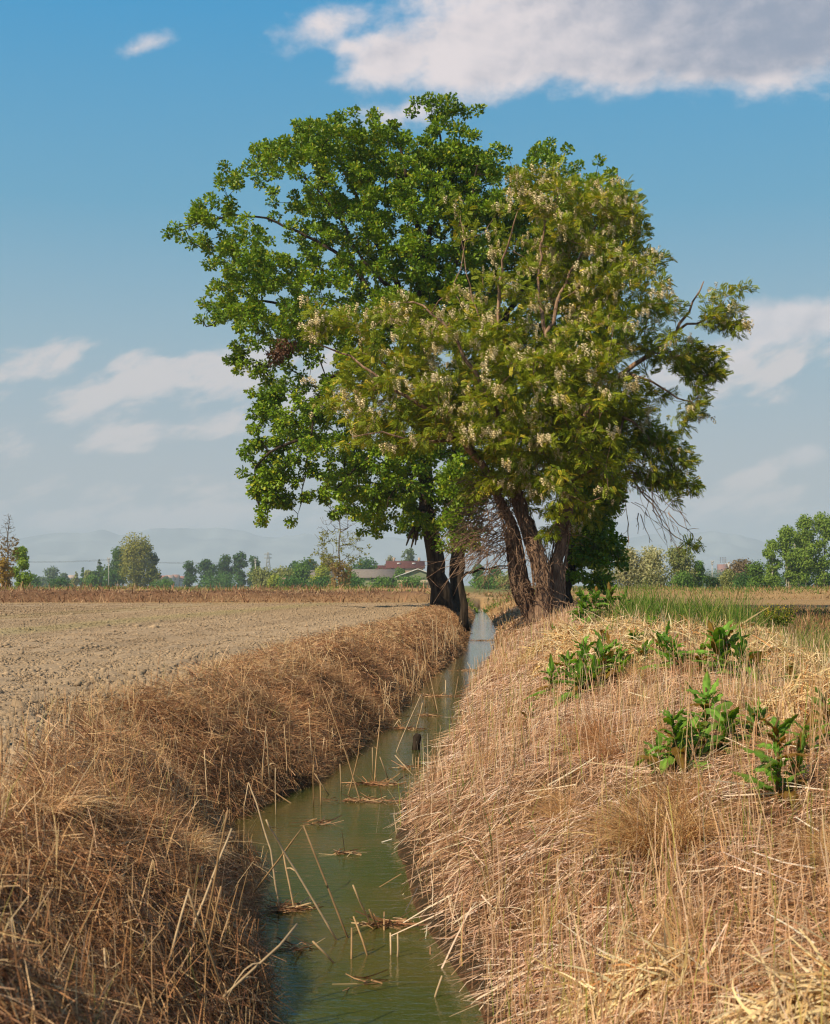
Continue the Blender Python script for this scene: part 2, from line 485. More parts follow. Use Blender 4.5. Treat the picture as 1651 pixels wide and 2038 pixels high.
def build_ground():
    s = np.concatenate([-np.geomspace(9000, 8, 46), np.linspace(-7.8, -3.2, 60), np.linspace(-3.1, 4.6, 230), np.linspace(4.8, 9, 30), np.geomspace(9.3, 9000, 46)])
    yy = np.concatenate([np.linspace(-8, 1.4, 16), np.geomspace(1.5, 95, 640), np.geomspace(97, 9000, 70)])
    SS, YY = np.meshgrid(s, yy)
    XX = SS + 0.5*(eL(YY)+eR(YY))*(1-sstep(80, 200, YY))
    Z = ground_z(XX, YY)
    isf = (eL(YY)-XX > 0.75) & (YY < 70)
    Z = Z + np.where(isf, 0.028*fbm(XX*9, YY*6, 71, 3)*sstep(40, 8, YY), 0)
    v = np.stack([XX, YY, Z], -1).reshape(-1, 3)
    nx, ny = len(s), len(yy)
    i, j = np.meshgrid(np.arange(nx-1), np.arange(ny-1)); a = (j*nx+i).ravel()
    f = np.stack([a, a+1, a+nx+1, a+nx], -1)
    fx = v[f].mean(1)
    fld = (eL(fx[:, 1])-fx[:, 0] > 1.05) & (fx[:, 1] < 50.5+0.09*(fx[:, 0]+18)) & (fx[:, 1] > -8) & (fx[:, 0] > -60)
    col = ground_colour(v[:, 0], v[:, 1])
    for nm, sel, mt in (('field', fld, M['soil']), ('ground', ~fld, M['ground'])):
        ff = f[sel]; u, inv = np.unique(ff, return_inverse=True)
        o = mesh_obj(nm, v[u], inv.reshape(-1, 4), mt, None, col[u], smooth=True)
        tag(o, kind='structure')


build_ground()


def build_water():
    m, nt, out = new_mat('water')
    tc = nt.nodes.new('ShaderNodeTexCoord').outputs['Object']
    n0 = noise(nt, tc, 1.3, 4.0, 0.6)
    c = mix(nt, n0.step(0.35, 0.7), (0.048, 0.062, 0.014), (0.090, 0.075, 0.022))
    p = prin(nt, c, 0.03, 0.5); p.inputs['IOR'].default_value = 1.5
    mp = nt.nodes.new('ShaderNodeMapping'); nt.links.new(tc, mp.inputs[0]); mp.inputs['Scale'].default_value = (8, 22, 9)
    r1 = noise(nt, mp.outputs[0], 1.0, 3.0, 0.6, 0.4)
    r2 = noise(nt, tc, 75.0, 2.0, 0.5)
    b = nt.nodes.new('ShaderNodeBump'); b.inputs['Strength'].default_value = 0.3; b.inputs['Distance'].default_value = 0.02
    nt.links.new((r1*0.5+r2*0.10).s, b.inputs['Height']); nt.links.new(b.outputs[0], p.inputs['Normal'])
    nt.links.new(p.outputs[0], out.inputs[0])
    yy = np.concatenate([np.linspace(-8, 2, 6), np.geomspace(2.2, 84, 90)])
    a = np.stack([eL(yy)-0.25, yy, 0*yy], -1); bb = np.stack([eR(yy)+0.25, yy, 0*yy], -1)
    v = np.stack([a, bb], 1).reshape(-1, 3); n = len(yy); i = np.arange(n-1)*2
    tag(mesh_obj('water', v, np.stack([i, i+1, i+3, i+2], -1), m), kind='structure')


build_water()


def build_mountains():
    m, nt, out = new_mat('mountain')
    tc = nt.nodes.new('ShaderNodeTexCoord').outputs['Object']
    c = mix(nt, noise(nt, tc, 0.004, 6.0, 0.6).step(0.4, 0.6), (0.20, 0.26, 0.33), (0.30, 0.36, 0.42))  # pale bluish tint, part of the distance haze put into the colour
    p = prin(nt, c, 0.95, 0.05); nt.links.new(p.outputs[0], out.inputs[0])
    Ym = 6000.0
    prof = [(-600, 1110), (-200, 1085), (0, 1082), (60, 1066), (110, 1060), (165, 1062), (205, 1053), (240, 1064), (300, 1052), (335, 1053), (375, 1051), (430, 1052), (480, 1056), (520, 1068), (600, 1066), (700, 1062), (800, 1072), (900, 1075),
            (1000, 1082), (1100, 1085), (1200, 1078), (1270, 1066), (1350, 1060), (1420, 1058), (1470, 1065), (1520, 1080), (1560, 1092), (1620, 1105), (1800, 1120), (2300, 1140)]
    px = np.array([p_[0] for p_ in prof]); py = np.array([p_[1] for p_ in prof])
    xs = np.linspace(-600, 2300, 500); X = (xs-CX)/F*Ym
    H = (HY-np.interp(xs, px, py))/F*Ym + 8*fbm(X*0.012, X*0, 81, 5)
    rows = []; ts = np.linspace(0, 1, 14)
    for t in ts:
        hgt = H*(1-t)**1.2*(1+0.25*fbm(X*0.004, X*0+t*9, 83, 4)*(t > 0)*(t < 1)) if t < 1 else H*0-5
        rows.append(np.stack([X+40*fbm(X*0.003, X*0+t*5, 85, 3)*t, Ym-900*t+0*X, hgt], -1))
    back = np.stack([X, Ym+700+0*X, H*0-5], -1)
    v = np.concatenate([back[None], np.stack(rows)], 0); nr, nx = v.shape[:2]
    i, j = np.meshgrid(np.arange(nx-1), np.arange(nr-1)); a = (j*nx+i).ravel()
    tag(mesh_obj('mountains', v.reshape(-1, 3), np.stack([a, a+1, a+nx+1, a+nx], -1), m, smooth=True), kind='structure')


build_mountains()


def build_haze():
    m, nt, out = new_mat('haze')
    vol = nt.nodes.new('ShaderNodeVolumePrincipled')
    vol.inputs['Color'].default_value = (0.68, 0.80, 1.0, 1); vol.inputs['Density'].default_value = 0.00025
    vol.inputs['Anisotropy'].default_value = 0.0
    nt.links.new(vol.outputs[0], out.inputs['Volume'])
    a = Acc(); a.box((-9400, -60, -2.0), (9400, 9400, 330.0))
    tag(a.obj('haze', m), kind='stuff')


build_haze()

# ------------------------------------------------------------------ trees: skeleton growth, bark tubes, leaves
def PW(px, py, Y): return np.array([(px-CX)/F*Y, Y, CAMZ+(HY-py)/F*Y])


def smooth_line(pts, step, jit):
    pts = np.asarray(pts, dtype=float)
    out = []
    n = len(pts)
    for i in range(n-1):
        p0, p1, p2, p3 = pts[max(i-1, 0)], pts[i], pts[i+1], pts[min(i+2, n-1)]
        k = max(2, int(np.linalg.norm(p2-p1)/step))
        for t in np.linspace(0, 1, k, endpoint=False):
            out.append(0.5*((2*p1)+(-p0+p2)*t+(2*p0-5*p1+4*p2-p3)*t*t+(-p0+3*p1-3*p2+p3)*t**3))
    out.append(pts[-1]); out = np.array(out)
    if jit: out[1:-1] += rng.normal(scale=jit, size=out[1:-1].shape)
    return out


class Skeleton:
    def __init__(s): s.p = []; s.par = []; s.rmin = []
    def limb(s, pts, r0, r1, step=0.3, jit=0.03):
        line = smooth_line(pts, step, jit); par = -1; first = 0
        if s.p:
            d = np.linalg.norm(np.array(s.p)-line[0], axis=1); par = int(np.argmin(d)); first = 1 if d[par] < 0.6 else 0
        for i in range(first, len(line)):
            t = i/max(len(line)-1, 1)
            s.p.append(line[i]); s.par.append(par); s.rmin.append(r0+(r1-r0)*t**0.55); par = len(s.p)-1
    def grow(s, pts, seg=0.4, sag=0.04, inner=None):
        P_ = np.array(s.p); d0 = np.array([np.min(np.linalg.norm(P_-q, axis=1)) for q in pts])
        buf = np.zeros((len(s.p)+len(pts)*14, 3)); n = len(s.p); buf[:n] = P_
        for q in pts[np.argsort(d0)]:
            d = np.linalg.norm(buf[:n]-q, axis=1)
            d = d + 0.35*np.maximum(0, buf[:n, 2]-q[2]+0.2)       # rather grow upwards and outwards
            a = int(np.argmin(d)); A = buf[a].copy(); k = min(12, max(1, int(np.linalg.norm(q-A)/seg)))
            L = np.linalg.norm(q-A); off = rng.normal(scale=0.12*L, size=3); off[2] += sag*L; par = a
            for i in range(1, k+1):
                t = i/k; x = A+(q-A)*t+off*(4*t*(1-t))*0.5 + (rng.normal(scale=0.03, size=3) if i < k else 0)
                buf[n] = x; s.p.append(x); s.par.append(par); s.rmin.append(0.0); par = n; n += 1
    def mesh(s, tip=0.007, pw=2.35, thin=5, flare=None):
        n = len(s.p); acc = np.zeros(n); kids = [[] for _ in range(n)]
        for i in range(n-1, -1, -1):
            if acc[i] == 0: acc[i] = tip**pw
            if s.par[i] >= 0: acc[s.par[i]] += acc[i]; kids[s.par[i]].append(i)
        r = acc**(1/pw); rm = np.array(s.rmin); r = np.where(rm > 0, np.maximum(np.minimum(r, rm*1.25), rm), r)
        A = Acc(); stack = [(i, -1) for i in range(n) if s.par[i] < 0]
        while stack:
            i, p = stack.pop(); chain = [i]; c = i
            while kids[c]:
                b = max(kids[c], key=lambda k: r[k])
                for k in kids[c]:
                    if k != b: stack.append((k, c))
                chain.append(b); c = b
            pts = [s.p[k] for k in chain]; rr = [r[k] for k in chain]
            if p >= 0: pts = [s.p[p]]+pts; rr = [min(r[p], rr[0]*1.15)]+rr
            if len(pts) < 2: continue
            sd = 14 if max(rr) > 0.12 else (8 if max(rr) > 0.035 else thin)
            pts = np.array(pts); rr = np.array(rr)
            v, f = tube(pts, rr, sd)
            if sd == 14:                                             # furrowed, uneven girth
                ax = np.repeat(pts, sd, 0); k = np.tile(np.arange(sd), len(pts)); dv = v-ax
                g = 1+0.10*np.sin(k*2*np.pi*3/sd+ax[:, 2]*0.7)+0.09*fbm(k*1.7, ax[:, 2]*2.0, 91, 3)
                if flare is not None: g = g*(1+0.34*np.exp(-np.maximum(ax[:, 2]-flare, 0)/0.35)*(0.7+0.6*vnoise(k*0.9, k*0, 5)))
                v = ax+dv*g[:, None]
            A.add(v, f)
        return A


def blob_points(blobs, Y, n, depth, gap=0.0):
    """points through the volume of a crown given as ellipsoids (photo px, py, rx, ry[, depth offset])"""
    sc = Y/F; w = np.array([b[2]*b[3]*min(b[2], b[3])**0.35 for b in blobs], dtype=float); w /= w.sum()
    cx = np.mean([b[0] for b in blobs]); cy = np.mean([b[1] for b in blobs])
    ex = max(abs(b[0]-cx)+b[2] for b in blobs); ey = max(abs(b[1]-cy)+b[3] for b in blobs)
    out = []
    for b, k in zip(blobs, rng.multinomial(n, w)):
        d = rand_dirs(k); rad = rng.random(k)**(1/2.4)
        rho = min(1, math.hypot((b[0]-cx)/ex, (b[1]-cy)/ey))
        half = depth*math.sqrt(max(0.05, 1-rho*rho))
        yo = b[4] if len(b) > 4 else rng.uniform(-half, half, k)
        x = (b[0]-CX)*sc+d[:, 0]*b[2]*sc*rad
        z = CAMZ+(HY-b[1])*sc+d[:, 2]*b[3]*sc*rad
        y = Y+yo+d[:, 1]*min(b[2], b[3])*sc*rad
        p = np.stack([x*y/Y, y, CAMZ+(z-CAMZ)*y/Y], -1)
        out.append(p)
    p = np.concatenate(out)
    if gap:
        keep = (fbm(p[:, 0]*0.9+p[:, 1]*0.5, p[:, 2]*0.9-p[:, 1]*0.35, 17, 2)*1.4+0.5) > gap*rng.random(len(p))
        p = p[keep]
    return p


OAK_LEAF_V = np.array([[0, 0, 0], [-.10, .22, .03], [-.30, .40, .08], [-.22, .55, .06], [-.36, .78, .07], [0, 1.0, -.06], [.36, .78, .07], [.22, .55, .06], [.30, .40, .08], [.10, .22, .03], [0, .55, 0]])
OAK_LEAF_F = np.array([[0, 10, 2, 1], [10, 5, 4, 3], [10, 6, 5, 5], [0, 9, 8, 10]])
OAK_LEAF_F = [np.array([[0, 10, 3, 2], [0, 8, 7, 10], [10, 5, 4, 3], [10, 7, 6, 5]])]
OAK_LEAF_F = OAK_LEAF_F[0]


def leaf_cloud(name, pts, per, size, spread, mat, parent, c0, c1, tipc, centre, template=(OAK_LEAF_V, OAK_LEAF_F), up=0.5, droop=0.15, flat=0.75):
    n = len(pts)*per
    base = np.repeat(pts, per, 0)
    g = rng.normal(size=(n, 3)); rad = rng.random(n)**0.5
    off = nrm(g)*rad[:, None]*spread*np.array([1, 1, flat])
    pos = base+off
    outd = nrm(base-centre)
    d = nrm(nrm(off)*0.9+outd*0.5+rng.normal(scale=0.45, size=(n, 3))+np.array([0, 0, -droop]))
    nn = nrm(outd*0.3+nrm(off)*0.85+np.array([0, 0, up*0.8])+rng.normal(scale=0.42, size=(n, 3)))
    s, u, w = frame(d, nn)
    sz = size*rng.uniform(0.65, 1.25, n)
    tv, tf = template
    v, f = scatter(tv, tf, pos, s, u, w, sz)
    cl = np.repeat(rng.random(len(pts)), per); k = np.clip(cl*0.6+rng.random(n)*0.5-0.05, 0, 1)[:, None]
    col = np.array(c0)*(1-k)+np.array(c1)*k
    t = (rng.random(n) < 0.10)[:, None]
    col = np.where(t, np.array(tipc)*rng.uniform(0.7, 1.2, (n, 1)), col)
    return mesh_obj(name, v, f, mat, parent, np.repeat(col, len(tv), 0))


def oak(label, Y, foot, limbs, blobs, n_pts, per, depth, leaf=0.105, spread=0.2, gap=0.6, group=None, name='oak_tree'):
    t = empty(name, foot, label, 'tree', group)
    sk = Skeleton()
    for (pts, r0, r1) in limbs: sk.limb([PW(a, b, Y+(c[0] if c else 0)) for a, b, *c in pts], r0, r1)
    pts = blob_points(blobs, Y, n_pts, depth, gap)
    sk.grow(pts)
    sk.mesh(flare=foot[2]).obj('trunk', M['bark'], t, smooth=True)
    ctr = np.array([pts[:, 0].mean(), pts[:, 1].mean(), pts[:, 2].mean()-1.5])
    leaf_cloud('crown', pts, per, leaf, spread, M['leaf'], t, (0.06, 0.14, 0.008), (0.235, 0.365, 0.016), (0.40, 0.42, 0.03), ctr)
    return t, pts


gA = hit(880, 1218)
YA = 41.0
oak_a = [
 ([(884, 1245), (878, 1190), (866, 1120), (856, 1040), (848, 960), (846, 880), (845, 800), (840, 700), (835, 600), (832, 500), (820, 400, .4), (800, 310, .5), (780, 240, .3)], 0.34, 0.03),
 ([(843, 800), (800, 690, -.8), (740, 590, -.8), (690, 520, -.5), (610, 470, 0), (510, 430, .1), (420, 440, -.3), (350, 462, -.8)], 0.13, 0.012),
 ([(840, 690), (790, 560, .8), (730, 450, 1.4), (690, 350, 1.6), (650, 270, 1.5)], 0.15, 0.02),
 ([(845, 850), (780, 740, 1.0), (700, 670, 1.6), (600, 620, 2.2), (500, 600, 2.4), (410, 650, 2.0)], 0.14, 0.02),
 ([(845, 880), (760, 770, -1.0), (680, 740, -1.6), (630, 800, -1.8), (618, 870, -1.8), (605, 950, -1.7), (590, 1040, -1.6)], 0.085, 0.008),
 ([(618, 870, -1.8), (560, 890, -1.9), (510, 930, -1.8), (520, 1030, -1.7)], 0.06, 0.015),
 ([(834, 560), (860, 430, .3), (880, 300, .5), (868, 210, .4)], 0.12, 0.02),
 ([(838, 660), (890, 560, -.6), (930, 450, -1.0), (950, 330, -1.0)], 0.12, 0.02),
 ([(846, 900), (780, 880, -1.2), (710, 930, -2.0), (660, 990, -2.2)], 0.09, 0.015),
 ([(850, 940), (800, 960, -1.5), (770, 1010, -2.2)], 0.06, 0.015),
 ([(844, 760), (760, 700, 2.0), (660, 640, 2.8), (560, 720, 3.0), (500, 720, 2.8)], 0.11, 0.015),
 ([(836, 620), (740, 540, -.6), (650, 400, -.6), (570, 330, -.8)], 0.09, 0.012),
]
blobs_a = [(425, 500, 52, 48), (440, 600, 40, 34), (540, 300, 45, 32), (480, 350, 50, 34), (520, 560, 70, 50), (695, 285, 95, 68), (610, 300, 62, 62), (790, 290, 95, 72), (545, 350, 65, 55), (470, 400, 72, 58), (425, 450, 55, 52), (362, 468, 38, 22, -1.2), (400, 430, 35, 30, -1.4), (560, 430, 105, 85), (680, 410, 110, 100), (800, 410, 110, 100), (905, 330, 85, 75),
           (868, 212, 46, 26, .4), (935, 222, 26, 26, .4), (885, 260, 35, 45, .4), (500, 510, 80, 70), (450, 560, 38, 40), (600, 540, 110, 80), (730, 530, 110, 90), (850, 530, 100, 90), (930, 440, 80, 80), (960, 330, 45, 45),
           (480, 620, 62, 40), (412, 645, 32, 20, 2.0), (540, 650, 75, 55), (640, 640, 90, 60), (475, 705, 32, 42, 2.8), (520, 735, 35, 30, 2.9), (580, 700, 50, 40), (530, 800, 48, 32, -1.8), (600, 790, 60, 50), (680, 730, 90, 60), (770, 650, 110, 80), (900, 620, 90, 80),
           (510, 880, 45, 38, -1.8), (575, 860, 60, 45), (640, 860, 70, 60), (520, 940, 38, 40, -1.8), (555, 920, 40, 40, -1.8), (525, 1000, 34, 50, -1.7), (540, 1052, 16, 18, -1.7), (590, 1010, 24, 36, -1.6), (588, 1045, 16, 28, -1.6), (583, 1072, 11, 16, -1.6), (540, 970, 45, 45, -1.7), (600, 940, 35, 30, -1.6), (700, 940, 75, 60), (760, 900, 80, 60), (640, 990, 45, 22), (700, 1005, 45, 38),
           (760, 1000, 65, 50), (735, 1055, 38, 20), (810, 960, 70, 60), (830, 1030, 50, 35), (880, 900, 70, 70), (895, 1000, 45, 45), (860, 1065, 30, 22)]
oakA, ptsA = oak('tall dark-leaved oak leaning left, wide crown over the left half of the group', YA, gA, oak_a, blobs_a, 2650, 84, 3.6, leaf=0.10, spread=0.185, gap=0.55)
# a spray of withered brown leaves and dead broken limbs
wb = blob_points([(570, 695, 34, 22, -2.6), (555, 712, 20, 14, -2.6)], YA, 26, 0.3)
leaf_cloud('withered_leaves', wb, 14, 0.10, 0.16, M['leaf'], oakA, (0.08, 0.035, 0.02), (0.15, 0.075, 0.045), (0.14, 0.08, 0.05), wb.mean(0)+np.array([0, 0, 2]))
A = Acc()
for (a, b) in (((828, 1040), (808, 1086)), ((834, 1045), (818, 1090)), ((826, 1052), (812, 1070)), ((836, 1042), (826, 1085))):
    A.add(*tube([PW(*a, YA-1.0), PW((a[0]+b[0])/2-2, (a[1]+b[1])/2, YA-1.05), PW(*b, YA-1.0)], [0.05, 0.045, 0.02], 6))
A.add(*tube([PW(846, 1010, YA-.3), PW(834, 1036, YA-.9), PW(830, 1050, YA-1.0)], [0.09, 0.07, 0.05], 7))
A.obj('broken_limb', M['bark'], oakA, smooth=True)

YB = 44.0
gB = np.array([(905-CX)/F*YB, YB, 0.45])
oak_b = [
 ([(908, 1225), (905, 1160), (903, 1080), (902, 980), (908, 880), (930, 760), (960, 640), (990, 520), (1010, 420), (1015, 330)], 0.2, 0.03),
 ([(935, 740), (1000, 640, .8), (1070, 520, 1.2), (1110, 400, 1.0), (1110, 310, .8)], 0.16, 0.02),
 ([(950, 680), (1050, 600, 1.8), (1140, 480, 2.0), (1185, 370, 1.6)], 0.13, 0.02),
 ([(908, 880), (980, 820, 1.5), (1080, 760, 2.0), (1180, 640, 2.0)], 0.12, 0.02),
 ([(925, 780), (900, 640, 1.6), (900, 500, 2.4), (940, 380, 2.4)], 0.11, 0.02),
]
blobs_b = [(1000, 335, 42, 40), (1065, 310, 45, 30), (1100, 305, 42, 28), (1150, 345, 48, 34), (1190, 345, 26, 34), (1205, 380, 30, 40), (1040, 400, 90, 80), (1130, 430, 90, 80), (960, 420, 70, 80), (1000, 520, 110, 90), (1120, 540, 110, 90), (940, 620, 90, 90), (1210, 480, 50, 70), (1080, 660, 120, 90), (1200, 640, 70, 80), (960, 760, 90, 80), (900, 880, 60, 60), (940, 960, 45, 50), (1060, 800, 90, 70)]
oak('oak close behind the leaning oak, crown showing above the flowering tree', YB, gB, oak_b, blobs_b, 1150, 80, 2.6, leaf=0.10, spread=0.185, gap=0.5)

YC = 35.5
gC = np.array([(1128-CX)/F*YC, YC, 0.5])
oak_c = [
 ([(1128, 1225), (1130, 1150), (1140, 1060), (1150, 960), (1150, 860), (1140, 760)], 0.2, 0.03),
 ([(1134, 1100), (1170, 1060, .3), (1205, 1070, .5), (1215, 1130, .5)], 0.07, 0.012),
 ([(1140, 1060), (1190, 980, -.3), (1220, 940, -.4)], 0.07, 0.012),
]
blobs_c = [(1175, 1010, 52, 50), (1200, 960, 46, 55), (1185, 1070, 44, 45), (1205, 1110, 32, 40), (1160, 1100, 40, 30), (1195, 1150, 24, 20), (1205, 1166, 14, 12), (1150, 930, 60, 60), (1180, 860, 60, 60), (1130, 1040, 35, 50), (1130, 820, 60, 60), (1225, 1085, 16, 20), (1150, 1140, 30, 18)]
oak('low dark-leaved oak behind the flowering tree, foliage drooping to the ground at its right', YC, gC, oak_c, blobs_c, 620, 60, 1.3, gap=0.35)

YD = 37.0
gD = np.array([(921-CX)/F*YD, YD, 0.12])
oak_d = [
 ([(922, 1256), (921, 1200), (920, 1130), (921, 1060), (918, 990), (905, 930)], 0.125, 0.03),
 ([(921, 1142), (945, 1138, .2), (972, 1128, .4), (1010, 1126, .6), (1040, 1130, .7)], 0.045, 0.015),
 ([(920, 1060), (940, 1000, .3), (950, 950, .4)], 0.04, 0.012),
]
blobs_d = [(925, 1075, 26, 22), (900, 1040, 22, 25), (935, 1000, 30, 35), (905, 960, 35, 35), (945, 1060, 16, 14), (890, 1085, 20, 14)]
oak('slender straight oak pole stem growing from the water edge, right of the big trunks', YD, gD, oak_d, blobs_d, 150, 34, 0.5, leaf=0.095)

# ---- flowering locust
def pinnate(n=5, L=1.0):
    v = []; f = []
    for i in range(n):
        t = 0.14+0.8*i/(n-1); y = t*L; z = -0.22*t*t*L
        for sx in (-1, 1):
            b = len(v); w = 0.20; l = 0.31*(1-0.25*abs(t-0.5))
            v += [[0.0, y, z], [sx*l*0.5, y-w*0.55+0.05, z+0.01], [sx*l, y+0.07, z-0.05], [sx*l*0.5, y+w*0.75+0.05, z+0.01]]
            f.append([b, b+1, b+2, b+3])
    b = len(v); t = 1.0; v += [[0, L, -0.28], [-.06, L*1.1, -.32], [0, L*1.24, -.40], [.06, L*1.1, -.32]]; f.append([b, b+1, b+2, b+3])
    return np.array(v), np.array(f)


def raceme(n=16):
    v = []; f = []
    r = np.random.default_rng(3)
    for i in range(n):
        t = (i+0.5)/n; rad = 0.34*(1-0.62*t)*r.uniform(0.5, 1.1); a = i*2.4
        c = np.array([math.cos(a)*rad, t, math.sin(a)*rad]); k = 0.17*(1-0.45*t)
        d1 = np.array([-math.sin(a), 0.2, math.cos(a)])*k; d2 = np.array([math.cos(a)*0.6, 0.75, math.sin(a)*0.6])*k
        b = len(v); v += [c-d1, c-d2*0.9, c+d1, c+d2]; f.append([b, b+1, b+2, b+3])
    return np.array(v), np.array(f)


YL = 31.0
gL = hit(1072, 1238)
loc = empty('locust_tree', gL, 'flowering locust hung with cream blossom clusters, on several leaning vine-wrapped stems right of the ditch', 'tree')
limbs_l = [
 ([(1082, 1246), (1050, 1205), (1032, 1150), (1024, 1090), (1012, 1040), (985, 980), (955, 920), (920, 870), (870, 815), (800, 770), (720, 760)], 0.215, 0.02),
 ([(1086, 1246), (1082, 1190, -.2), (1076, 1130, -.3), (1058, 1070, -.3), (1036, 1010, -.2), (1020, 940), (1010, 860, .2), (1000, 760, .6), (990, 640, .8), (1000, 520, .8), (1030, 420, .6)], 0.22, 0.012),
 ([(1098, 1246), (1104, 1190, .1), (1108, 1120, .1), (1122, 1040, .1), (1132, 960, 0), (1150, 880, -.2), (1150, 830, -.3), (1112, 750, -.4), (1092, 680, -.2), (1070, 580, .3), (1080, 470, .5), (1110, 390, .5)], 0.185, 0.012),
 ([(1152, 850, -.3), (1195, 790, .1), (1240, 740, .3), (1300, 700, .4), (1345, 660, .4), (1410, 635, .3), (1470, 640, .2)], 0.12, 0.015),
 ([(1130, 960), (1170, 850, .8), (1190, 720, 1.2), (1220, 600, 1.2), (1240, 480, .9)], 0.12, 0.02),
 ([(1090, 660, -.1), (1110, 600, 0), (1160, 500, .2), (1200, 420, .2)], 0.06, 0.012),
 ([(955, 920), (900, 850, -.8), (830, 800, -1.2), (760, 760, -1.4), (680, 700, -1.3), (615, 680, -1.2)], 0.09, 0.012),
 ([(1010, 860), (940, 740, -1.0), (880, 640, -1.3), (820, 600, -1.2), (760, 610, -1.1)], 0.09, 0.012),
 ([(1000, 760, .6), (950, 620, .9), (920, 500, .9), (905, 400, .5)], 0.03, 0.006),
 ([(1345, 660, .4), (1380, 600, .4), (1400, 560, .3)], 0.05, 0.012),
 ([(1240, 740, .3), (1300, 760, -.2), (1350, 790, -.4), (1385, 810, -.4)], 0.05, 0.01),
 ([(1195, 800, .1), (1260, 840, -.5), (1320, 900, -.7), (1355, 960, -.7)], 0.05, 0.01),
 ([(1225, 860, -.3), (1260, 960, -.6), (1300, 1010, -.7), (1320, 1050, -.7), (1365, 1080, -.6)], 0.03, 0.008),
 ([(1132, 960), (1180, 930, -1.0), (1220, 950, -1.4)], 0.06, 0.01),
 ([(920, 870), (840, 880, -1.4), (760, 860, -1.8), (700, 870, -1.8)], 0.06, 0.01),
]
blobs_l = [(1060, 390, 70, 48), (1110, 360, 50, 32), (1170, 410, 80, 60), (1235, 405, 46, 34), (1255, 445, 32, 28), (1060, 480, 115, 80), (1180, 500, 100, 75), (905, 385, 30, 24, .5), (930, 430, 45, 35), (885, 490, 30, 28), (955, 490, 75, 55), (1260, 540, 55, 45), (1300, 515, 26, 16), (1090, 590, 140, 90), (960, 600, 110, 85), (1210, 600, 90, 75),
           (1310, 590, 66, 50), (1390, 570, 36, 34, .3), (1420, 615, 48, 40, .3), (1478, 572, 28, 10, .2), (1475, 650, 30, 22, .2), (1440, 650, 36, 24, .3), (820, 625, 85, 46), (880, 690, 110, 75), (735, 640, 70, 36), (645, 650, 52, 34, -1.2), (625, 690, 32, 30, -1.2), (700, 690, 70, 40), (760, 730, 110, 55), (880, 770, 120, 70), (1010, 720, 120, 85), (1130, 720, 110, 80), (1240, 700, 90, 70),
           (1320, 700, 70, 50), (1385, 720, 50, 34, .1), (1420, 745, 20, 14, .1), (1370, 775, 36, 34), (1388, 815, 14, 22, -.4), (700, 790, 60, 36), (660, 820, 34, 22), (780, 830, 90, 44), (725, 875, 46, 36), (770, 900, 40, 24), (870, 850, 90, 50), (960, 840, 100, 70), (1070, 830, 110, 75), (1180, 800, 90, 75), (1270, 790, 70, 50), (1170, 890, 80, 60), (1090, 920, 80, 50), (1000, 900, 60, 45), (1210, 960, 48, 55), (1150, 985, 56, 48), (1195, 1020, 32, 40),
           (1320, 840, 58, 44, -.5), (1340, 900, 50, 36, -.7), (1352, 960, 40, 30, -.7), (1300, 950, 36, 26, -.7), (1335, 1000, 30, 20, -.7), (1280, 870, 50, 40, -.2), (1290, 1010, 24, 16, -.7), (1265, 960, 24, 40, 0), (1368, 1082, 10, 9, -.6), (1320, 1035, 10, 12, -.7), (960, 950, 50, 46), (1045, 965, 60, 50), (1100, 960, 60, 50), (1000, 930, 60, 50), (1150, 1020, 40, 50), (1085, 1010, 30, 26), (1240, 900, 40, 30), (1090, 1060, 20, 20)]
sk = Skeleton()
for (pts, r0, r1) in limbs_l: sk.limb([PW(a, b, YL+(c[0] if c else 0)) for a, b, *c in pts], r0, r1, 0.25, 0.025)
ptsL = blob_points(blobs_l, YL, 2700, 2.3, 0.75)
sk.grow(ptsL, 0.35, 0.05)
sk.mesh(tip=0.006, flare=gL[2]).obj('trunk', M['lbark'], loc, smooth=True)
ctrL = ptsL.mean(0)-np.array([0, 0, 1.2])
leaf_cloud('crown', ptsL, 30, 0.142, 0.22, M['locust'], loc, (0.11, 0.175, 0.009), (0.32, 0.37, 0.018), (0.50, 0.42, 0.035), ctrL, pinnate(), up=1.0, droop=0.12, flat=0.5)
# blossom: hanging racemes, most on the sunny and upper twigs
sco = (ptsL[:, 2]-ptsL[:, 2].mean())/2.6 - (ptsL[:, 0]-ctrL[0])*0.10 - (ptsL[:, 1]-YL)*0.5 + fbm(ptsL[:, 0]*1.5, ptsL[:, 2]*1.5, 23, 3)*2.6 + rng.normal(scale=0.5, size=len(ptsL))
pick = ptsL[sco > 0.12]
nbl = rng.integers(1, 12, len(pick)); bp = np.repeat(pick+rng.normal(scale=0.12, size=pick.shape)+np.array([-.05, -.12, .05]), nbl, 0)+rng.normal(scale=(0.085, 0.085, 0.06), size=(int(nbl.sum()), 3))
d = nrm(np.array([0, 0, -1.0])+rng.normal(scale=0.22, size=bp.shape)); s_, u_, w_ = frame(d, rand_dirs(len(bp)))
tv, tf = raceme()
v, f = scatter(tv, tf, bp, s_, u_, w_, rng.uniform(0.08, 0.18, len(bp)))
qb = rng.random((len(bp), 1))**2; bc = (np.array([0.80, 0.69, 0.46])*(1-qb)+np.array([0.55, 0.42, 0.17])*qb)*rng.uniform(0.75, 1.15, (len(bp), 1))
tag(mesh_obj('blossom', v, f, M['petal'], loc, np.repeat(bc, len(tv), 0)), kind='stuff')
